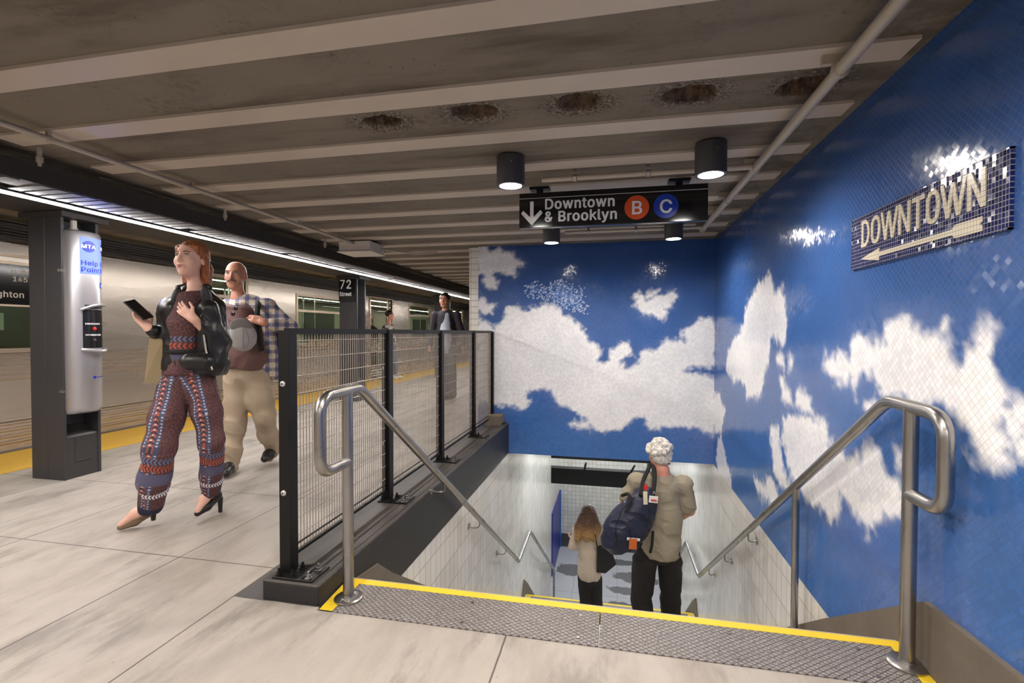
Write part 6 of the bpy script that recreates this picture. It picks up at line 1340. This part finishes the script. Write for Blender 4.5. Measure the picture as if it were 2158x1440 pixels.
# man in dark suit behind the fence
D = 8.62
r = person_root((-2.95, 8.2, 0), 'man in dark suit jacket and open pale shirt walking behind the fence')
sp = dict(fwd=-FWn + np.array([0, 0, 0.0]) - RTn * 0.15, head=(937, 634, 0), neck=(939, 655, .03), torso=[(940, 668, .03), (940, 700, .02), (940, 728, .03)], armA=[(917, 664, .03), (909, 700, .05), (906, 727, -.05)], armB=[(963, 664, .03), (972, 700, .06), (976, 726, .0)], legA=[(931, 735, 0), (934, 785, -.05), (940, 829, -.05)], legB=[(950, 735, .02), (951, 785, .02), (955, 832, .1)], skin=M['skin_tan'], s=1.17, bulk=0.92, vox=0.009)
PP, R, s, hc, nk, aA, aB, lA, lB, tor = simple_person(r, S, sp); face_parts(PP, R, s, r, M['lip_tan'], M['brow_dark'])
H = Field(0.007); H.k = 0.015; H.ell(PP(0, -0.02, 0.040), [0.096, 0.114, 0.098], R); H.ell(PP(0, 0.080, -0.022), [0.085, 0.085, 0.105], R, 0.01, True); H.mesh('hair', M['hair_dark'], r)
T = Field(0.010); T.k = 0.04; T.chain([S(940, 668, 0.02), S(940, 700, .01), S(941, 735, 0)], [0.112, 0.118, 0.130]); T.cut(S(939, 657, 0), UPn - FWn * .4); T.mesh('shirt', M['light_shirt'], r)
L = Field(0.010); L.k = 0.04; L.ell(S(941, 736, .01), [0.16, 0.13, 0.10]); L.chain(lA, [0.105, 0.085, 0.065]); L.chain(lB, [0.105, 0.085, 0.065]); L.cut(S(940, 724, 0), UPn); L.mesh('trousers', M['grey_trouser'], r, 0.004, 18)
J = Field(0.009); J.k = 0.04; J.chain([S(940, 670, .06), S(941, 700, .07), S(942, 732, .06)], [0.155, 0.160, 0.175]); J.cap(aA[0], aB[0], 0.055, 0.055)
for a_ in (aA, aB): J.chain(a_, [0.062, 0.058, 0.048])
J.ell(S(942, 695, -0.15), [0.048, 0.15, 0.38], frame(-view_dir(942)), 0.02, True); J.cut(S(940, 748, 0), -UPn); J.mesh('suit_jacket', M['navy_suit'], r, 0.004, 20)
for l_ in (lA, lB):
    f = Field(0.008); f.k = 0.03; a_ = l_[2]; f.cap((a_[0], a_[1], 0.040), (a_[0] - 0.05, a_[1] - 0.15, 0.032), 0.045, 0.035); f.cut((0, 0, 0.002), (0, 0, -1)); f.mesh('shoe', M['shoe_black'], r)

# person in patterned jacket near the train
D = 12.3
r = person_root((-5.4, 11.3, 0), 'person in mottled jacket and jeans with crossbody strap, by the train doors')
sp = dict(fwd=RTn * 0.9 + FWn * 0.1, head=(822, 665, 0), neck=(820, 682, 0), torso=[(819, 692, 0), (820, 712, 0), (823, 728, 0)], armA=[(812, 692, -.12), (808, 712, -.15), (820, 722, -.2)], armB=[(824, 692, .12), (826, 712, .15), (832, 724, .1)], legA=[(822, 730, -.08), (824, 760, -.1), (822, 790, -.1)], legB=[(826, 730, .08), (831, 760, .1), (833, 788, .1)], skin=M['skin_pink'], s=0.98, vox=0.012)
PP, R, s, hc, nk, aA, aB, lA, lB, tor = simple_person(r, S, sp); face_parts(PP, R, s, r, M['lip_tan'], M['brow_dark'])
H = Field(0.009); H.k = 0.015; H.ell(PP(0, -0.025, 0.045), [0.085, 0.10, 0.085], R); H.ell(PP(0, -0.09, 0.06), [0.04, 0.04, 0.04], R); H.ell(PP(0, 0.085, -0.03), [0.08, 0.07, 0.09], R, 0.01, True); H.mesh('hair', M['hair_dark'], r)
J = Field(0.011); J.k = 0.04; J.chain(tor, [0.14, 0.15, 0.16]); J.cap(aA[0], aB[0], 0.07, 0.07)
for a_ in (aA, aB): J.chain(a_, [0.068, 0.058, 0.045])
J.cut(S(820, 684, 0), UPn); J.cut(S(820, 734, 0), -UPn); J.mesh('jacket', M['camo'], r, 0.004, 20)
L = Field(0.012); L.k = 0.04; L.ell(S(824, 732, 0), [0.15, 0.14, 0.10]); L.chain(lA, [0.10, 0.08, 0.06]); L.chain(lB, [0.10, 0.08, 0.06]); L.cut(S(824, 727, 0), UPn); L.mesh('jeans', M['jeans'], r)
for l_ in (lA, lB):
    f = Field(0.01); f.k = 0.03; a_ = l_[2]; f.cap((a_[0], a_[1], 0.045), (a_[0] + 0.16, a_[1] + 0.03, 0.038), 0.045, 0.035); f.cut((0, 0, 0.007), (0, 0, -1)); f.mesh('shoe', M['white_tag'], r)
m = MB(); m.tube([S(814, 686, -.12), S(822, 705, -.17), S(830, 722, -.12)], 0.012, 6); m.build('shoulder_strap', M['black_soft'], r, True)

# person in dark clothes standing in the train doorway
D = 12.9
r = person_root((-6.3, 11.4, 0), 'person in dark clothes standing inside the open train doorway')
sp = dict(fwd=RTn * 0.6 - FWn * 0.4, head=(779, 668, 0), neck=(780, 684, 0), torso=[(781, 696, 0), (781, 714, 0), (782, 728, 0)], armA=[(772, 696, 0), (770, 714, 0), (773, 732, -.1)], armB=[(790, 696, 0), (793, 714, 0), (791, 730, -.1)], legA=[(777, 732, 0), (777, 760, 0), (777, 783, 0)], legB=[(787, 732, 0), (787, 760, 0), (787, 783, 0)], skin=M['skin_pink'], s=1.0, vox=0.013)
PP, R, s, hc, nk, aA, aB, lA, lB, tor = simple_person(r, S, sp); face_parts(PP, R, s, r, M['lip_tan'], M['brow_dark'])
H = Field(0.01); H.k = 0.015; H.ell(PP(0, -0.025, 0.045), [0.086, 0.10, 0.085], R); H.ell(PP(0, 0.085, -0.03), [0.08, 0.07, 0.09], R, 0.01, True); H.mesh('hair', M['hair_dark'], r)
J = Field(0.012); J.k = 0.04; J.chain(tor, [0.14, 0.15, 0.16]); J.cap(aA[0], aB[0], 0.07, 0.07)
for a_ in (aA, aB): J.chain(a_, [0.068, 0.058, 0.045])
J.cut(S(820, 686, 0), UPn); J.mesh('coat', M['black_soft'], r)
L = Field(0.012); L.k = 0.04; L.ell(S(782, 734, 0), [0.15, 0.14, 0.10]); L.chain(lA, [0.10, 0.08, 0.06]); L.chain(lB, [0.10, 0.08, 0.06]); L.cut(S(824, 727, 0), UPn); L.mesh('trousers', M['black_denim'], r)
for l_ in (lA, lB):
    f = Field(0.01); f.k = 0.03; a_ = l_[2]; f.cap((a_[0], a_[1], 0.045), (a_[0] + 0.12, a_[1] - 0.10, 0.038), 0.045, 0.035); f.cut((0, 0, 0.004), (0, 0, -1)); f.mesh('shoe', M['shoe_black'], r)

# ---------------------------------------------------------------- old man on the stairs, from behind
D = 4.23
r = person_root(tuple(S(1390, 1352, 0)), 'white-haired man in grey-green T-shirt going down the stairs, seen from behind')
fwd = FWn * 1.0 - RTn * 0.12; fwd[2] = 0; Rh = frame(fwd + np.array([0, 0, -0.25])); s = 1.05; hc = S(1388, 958, 0.02); nk = S(1394, 992, -0.02)
sA, eA, wA = S(1341, 1015, 0.0), S(1318, 1058, 0.05), S(1338, 1096, 0.16); sB, eB, wB = S(1441, 1022, 0.0), S(1452, 1075, 0.03), S(1440, 1088, 0.22)
lA = [S(1358, 1185, 0.0), S(1352, 1265, 0.04), S(1360, 1330, -0.02), ]; lB = [S(1412, 1185, 0.02), S(1413, 1262, 0.10), S(1413, 1325, 0.10)]
F_ = Field(0.0065); F_.k = 0.035; PP = head(F_, hc, Rh, s, False, nk, 0.055); F_.chain([nk, S(1394, 1040, 0), S(1394, 1110, 0), S(1388, 1148, 0)], [0.065, 0.13, 0.125, 0.10]); F_.cap(sA, sB, 0.06, 0.06)
F_.chain([sA, eA, wA], [0.055, 0.045, 0.03]); F_.chain([sB, eB, wB], [0.055, 0.045, 0.03]); F_.chain(lA, [0.072, 0.062, 0.04]); F_.chain(lB, [0.072, 0.062, 0.04])
for a_ in (lA, lB): F_.cap(a_[2], a_[2] + fwd * 0.12 + np.array([0, 0, -0.05]), 0.035, 0.03)
hand(F_, wA, RTn * 0.5 + FWn * 0.6 - UPn * 0.4, -RTn, 1, 1.0, 0.7, 0.4); hand(F_, wB, FWn * 0.7 - RTn * 0.5, -UPn, 1, 1.0, 0.7, 0.4)
F_.mesh('body', M['skin_pink'], r); face_parts(PP, Rh, s, r, M['lip_tan'], M['hair_white'])
H = Field(0.006); H.k = 0.02; H.ell(PP(0, -0.028, 0.035), [0.098, 0.108, 0.092], Rh); H.ell(PP(0, -0.07, -0.025), [0.085, 0.05, 0.062], Rh)
rg = np.random.default_rng(3)
for i in range(46):
    th = rg.random() * 2 * PI; ph_ = rg.random() * 1.9; v_ = np.array([math.sin(ph_) * math.cos(th), math.sin(ph_) * math.sin(th), math.cos(ph_)])
    if v_[1] > 0.6: continue
    H.ell(PP(v_[0] * 0.095, -0.03 + v_[1] * 0.105, 0.03 + v_[2] * 0.09), [0.022, 0.022, 0.020], None, 0.012)
H.ell(PP(0, 0.09, -0.03), [0.065, 0.06, 0.085], Rh, 0.01, True); H.mesh('hair', M['hair_white'], r, 0.003, 110, 3)
T = Field(0.007); T.k = 0.05; T.chain([S(1394, 1030, 0), S(1394, 1085, 0), S(1392, 1150, -.01)], [0.155, 0.162, 0.168]); T.cap(sA, sB, 0.062, 0.066); T.cap(sA, S(1322, 1046, .03), 0.066, 0.068); T.cap(sB, S(1449, 1068, 0.02), 0.068, 0.072)
T.cut(S(1394, 996, 0), UPn * 0.9 - FWn * 0.1); T.cut(S(1392, 1168, 0), -UPn);
T.mesh('tee_shirt', M['olive_shirt'], r, 0.009, 19, 2)
L = Field(0.007); L.k = 0.04; L.ell(S(1388, 1160, 0), [0.178, 0.145, 0.11]); L.k = 0.02; L.chain([lA[0], lA[1], lA[2]], [0.104, 0.088, 0.082]); L.chain([lB[0], lB[1], lB[2]], [0.104, 0.086, 0.080]); L.cut(S(1388, 1140, 0), UPn); L.mesh('jeans', M['black_denim'], r, 0.007, 19, 7)
for l_ in (lA, lB):
    f = Field(0.007); f.k = 0.03; a_ = l_[2] + np.array([0, 0, -0.05]); f.cap(a_, a_ + np.array([0, 0.15, -0.015]), 0.045, 0.038); f.mesh('shoe', M['shoe_black'], r)
# duffel bag slung on his left shoulder
d = empty('duffel_bag', tuple(S(1328, 1130, -.15)), 'large navy duffel bag slung from the shoulder of the white-haired man', 'bag')
f = Field(0.007); f.k = 0.05; ax_ = frame(-FWn, UPn * 0.80 + RTn * 0.60); f.ell(S(1326, 1105, -.20), [0.165, 0.125, 0.27], ax_); f.ell(S(1352, 1060, -.19), [0.115, 0.095, 0.14], ax_); f.ell(S(1308, 1118, -.20), [0.13, 0.115, 0.20], ax_)
f.mesh('bag_body', M['navy_bag'], d, 0.011, 19, 1)
m = MB(); m.tube([S(1350, 1045, -.28), S(1356, 1010, -.18), S(1368, 986, -0.10), S(1368, 980, 0.04)], 0.018, 8, 0.05); m.build('carry_strap', M['black_soft'], d, True)
m = MB(); m.tube([S(1376, 1045, -.26), S(1380, 1010, -.18), S(1378, 986, -0.10), S(1372, 980, 0.04)], 0.018, 8, 0.05); m.build('carry_strap', M['black_soft'], d, True)
m = MB(); m.tube([S(1310, 1045, -.20), S(1325, 1040, -.26), S(1330, 1055, -.30), S(1318, 1080, -.33)], 0.013, 8, 0.03); m.build('side_handle', M['black_soft'], d, True)
f = Field(0.007); f.k = 0.03; f.ell(S(1342, 1118, -.30), [0.085, 0.03, 0.075], ax_); f.mesh('front_pocket', M['navy_bag'], d, 0.003, 40)
for pts_ in ([(1300, 1150, -.33), (1296, 1115, -.33), (1310, 1075, -.32), (1338, 1048, -.31)], [(1322, 1158, -.34), (1352, 1140, -.33), (1366, 1108, -.31), (1370, 1070, -.29)], [(1325, 1100, -.345), (1345, 1088, -.335), (1362, 1098, -.32)], [(1308, 1120, -.345), (1326, 1108, -.35), (1330, 1135, -.35), (1316, 1150, -.345)]):
    m = MB(); m.tube([S(*q_) for q_ in pts_], 0.0042, 6, 0.03); m.build('piping', M['black_soft'], d, True)
m = MB(); m.tube([S(1376, 1120, -.27), S(1374, 1150, -.26), S(1370, 1165, -.24)], 0.012, 6, 0.02); m.build('hanging_buckle', M['black_soft'], d, True)
def card(name, c, w_, h_, mat, parent, tilt=0.0, t=0.004):
    m = MB(); m.bbox(-w_ / 2, w_ / 2, -t / 2, t / 2, -h_ / 2, h_ / 2, b=0.0012); R_ = np.stack([RTn * math.cos(tilt) + UPn * math.sin(tilt), FWn, UPn * math.cos(tilt) - RTn * math.sin(tilt)], 1)
    m.v = [tuple(np.array(c) + R_ @ np.array(q)) for q in m.v]; return m.build(name, mat, parent)
card('cream_tag', S(1360, 1050, -.335), 0.034, 0.105, M['cream_tag'], d, 0.03); card('red_tag', S(1361, 1028, -.33), 0.034, 0.04, M['red_tag'], d, -.1)
card('white_tag', S(1377, 1053, -.33), 0.072, 0.055, M['white_tag'], d, -0.12); card('red_mark', S(1378, 1055, -.337), 0.045, 0.012, M['red_tag'], d, -0.12, 0.003)
card('orange_tag', S(1334, 1147, -.36), 0.062, 0.085, M['orange_tag'], d, -0.05); card('luggage_label', S(1335, 1137, -.345), 0.105, 0.022, M['white_tag'], d, -0.1)
for tx, ty in ((1361, 1020), (1378, 1042)):
    m = MB(); m.tube([S(tx - 2, ty, -.33), S(tx, ty - 7, -.30), S(tx + 3, ty, -.33)], 0.0025, 6, 0.01); m.build('tag_ring', M['steel'], d, True)

# ---------------------------------------------------------------- young woman on the landing, from behind
D = 6.22
r = person_root(tuple(S(1240, 1340, 0)), 'long-haired woman in cream blouse and black trousers on the stair landing')
fwd = FWn - RTn * 0.12; fwd[2] = 0; Rh = frame(fwd); s = 0.95; hc = S(1239, 1083, 0.02); nk = S(1240, 1104, -.01)
sA, eA, wA = S(1216, 1120, 0), S(1208, 1150, 0.0), S(1212, 1140, 0.18); sB, eB, wB = S(1264, 1120, 0), S(1277, 1150, 0.0), S(1270, 1170, 0.14)
lA = [S(1232, 1222, 0), S(1234, 1275, 0.02), S(1237, 1326, 0.0)]; lB = [S(1254, 1222, 0), S(1258, 1275, .02), S(1259, 1326, .04)]
F_ = Field(0.008); F_.k = 0.03; PP = head(F_, hc, Rh, s, True, nk, 0.046); F_.chain([nk, S(1240, 1130, 0), S(1241, 1165, 0), S(1241, 1205, 0)], [0.05, 0.11, 0.105, 0.13]); F_.cap(sA, sB, 0.045, 0.045); F_.chain([sA, eA, wA], [0.042, 0.035, 0.024]); F_.chain([sB, eB, wB], [0.042, 0.035, 0.024]); F_.chain(lA, [0.08, 0.052, 0.035]); F_.chain(lB, [0.08, 0.052, 0.035])
hand(F_, wA, -RTn * 0.5 + UPn * 0.3 + FWn * .3, RTn, 1, 0.9, 0.4, 0.4); hand(F_, wB, FWn * 0.6 - UPn * 0.6, RTn, -1, 0.9, 0.5, 0.4)
F_.mesh('body', M['skin_pale'], r); face_parts(PP, Rh, s, r, M['lip_tan'], M['brow_brown'])
H = Field(0.007); H.k = 0.03; H.ell(PP(0, -0.022, 0.03), [0.092, 0.102, 0.098], Rh); H.chain([PP(0, -0.06, -0.01), S(1239, 1108, -.09), S(1238, 1128, -.135)], [0.085, 0.075, 0.07])
for sx, ex in ((-1, 1217), (1, 1253), (0, 1236)): H.chain([S(1239 + 11 * sx, 1090, -.04), S(1239 + 18 * sx, 1112, -.08), S(ex, 1136, -.125)], [0.055, 0.062, 0.040])
H.ell(PP(0, 0.09, -0.04), [0.065, 0.06, 0.10], Rh, 0.01, True); H.mesh('hair', M['hair_ombre'], r, 0.004, 55, 1)
T = Field(0.008); T.k = 0.04; T.chain([S(1240, 1128, 0), S(1241, 1165, 0), S(1242, 1205, -.01)], [0.125, 0.125, 0.150]); T.cap(sA, sB, 0.058, 0.058); T.chain([sA, eA], [0.062, 0.056]); T.cap(eA, wA, 0.056, 0.035); T.chain([sB, eB], [0.065, 0.070]); T.cap(eB, wB, 0.070, 0.038); T.cut(S(1240, 1109, 0), UPn); T.cut(S(1241, 1217, 0), -UPn); T.mesh('blouse', M['cream_blouse'], r, 0.006, 20, 3)
L = Field(0.008); L.k = 0.03; L.ell(S(1242, 1212, 0), [0.145, 0.13, 0.12]); L.chain(lA, [0.092, 0.068, 0.050]); L.chain(lB, [0.092, 0.068, 0.050]); L.cut(S(1241, 1200, 0), UPn); L.mesh('trousers', M['black_denim'], r, 0.003, 26)
for l_ in (lA, lB):
    f = Field(0.008); f.k = 0.03; a_ = l_[2]; f.cap((a_[0], a_[1], zl + 0.045), (a_[0] - 0.03, a_[1] + 0.15, zl + 0.035), 0.040, 0.033); f.cut((0, 0, zl + 0.003), (0, 0, -1)); f.mesh('shoe', M['shoe_black'], r)
tb = empty('tote_bag', tuple(S(1278, 1210, -.1)), 'black leather tote bag on the shoulder of the long-haired woman', 'bag')
m = MB(); fr = [S(1259, 1160, -.16), S(1286, 1152, -.14), S(1299, 1190, -.12), S(1276, 1209, -.14), S(1258, 1207, -.16)]; bk = [q + FWn * 0.11 for q in fr]
m.add(fr + bk, [(4, 3, 2, 1, 0), (5, 6, 7, 8, 9)] + [(i, (i + 1) % 5, 5 + (i + 1) % 5, 5 + i) for i in range(5)]); m.build('bag_body', M['leather'], tb)
m = MB(); m.tube([S(1261, 1162, -.15), S(1254, 1130, -.16), S(1258, 1111, -.08), S(1264, 1110, .04), S(1270, 1150, .10)], 0.009, 7, 0.05); m.build('bag_strap', M['leather'], tb, True)
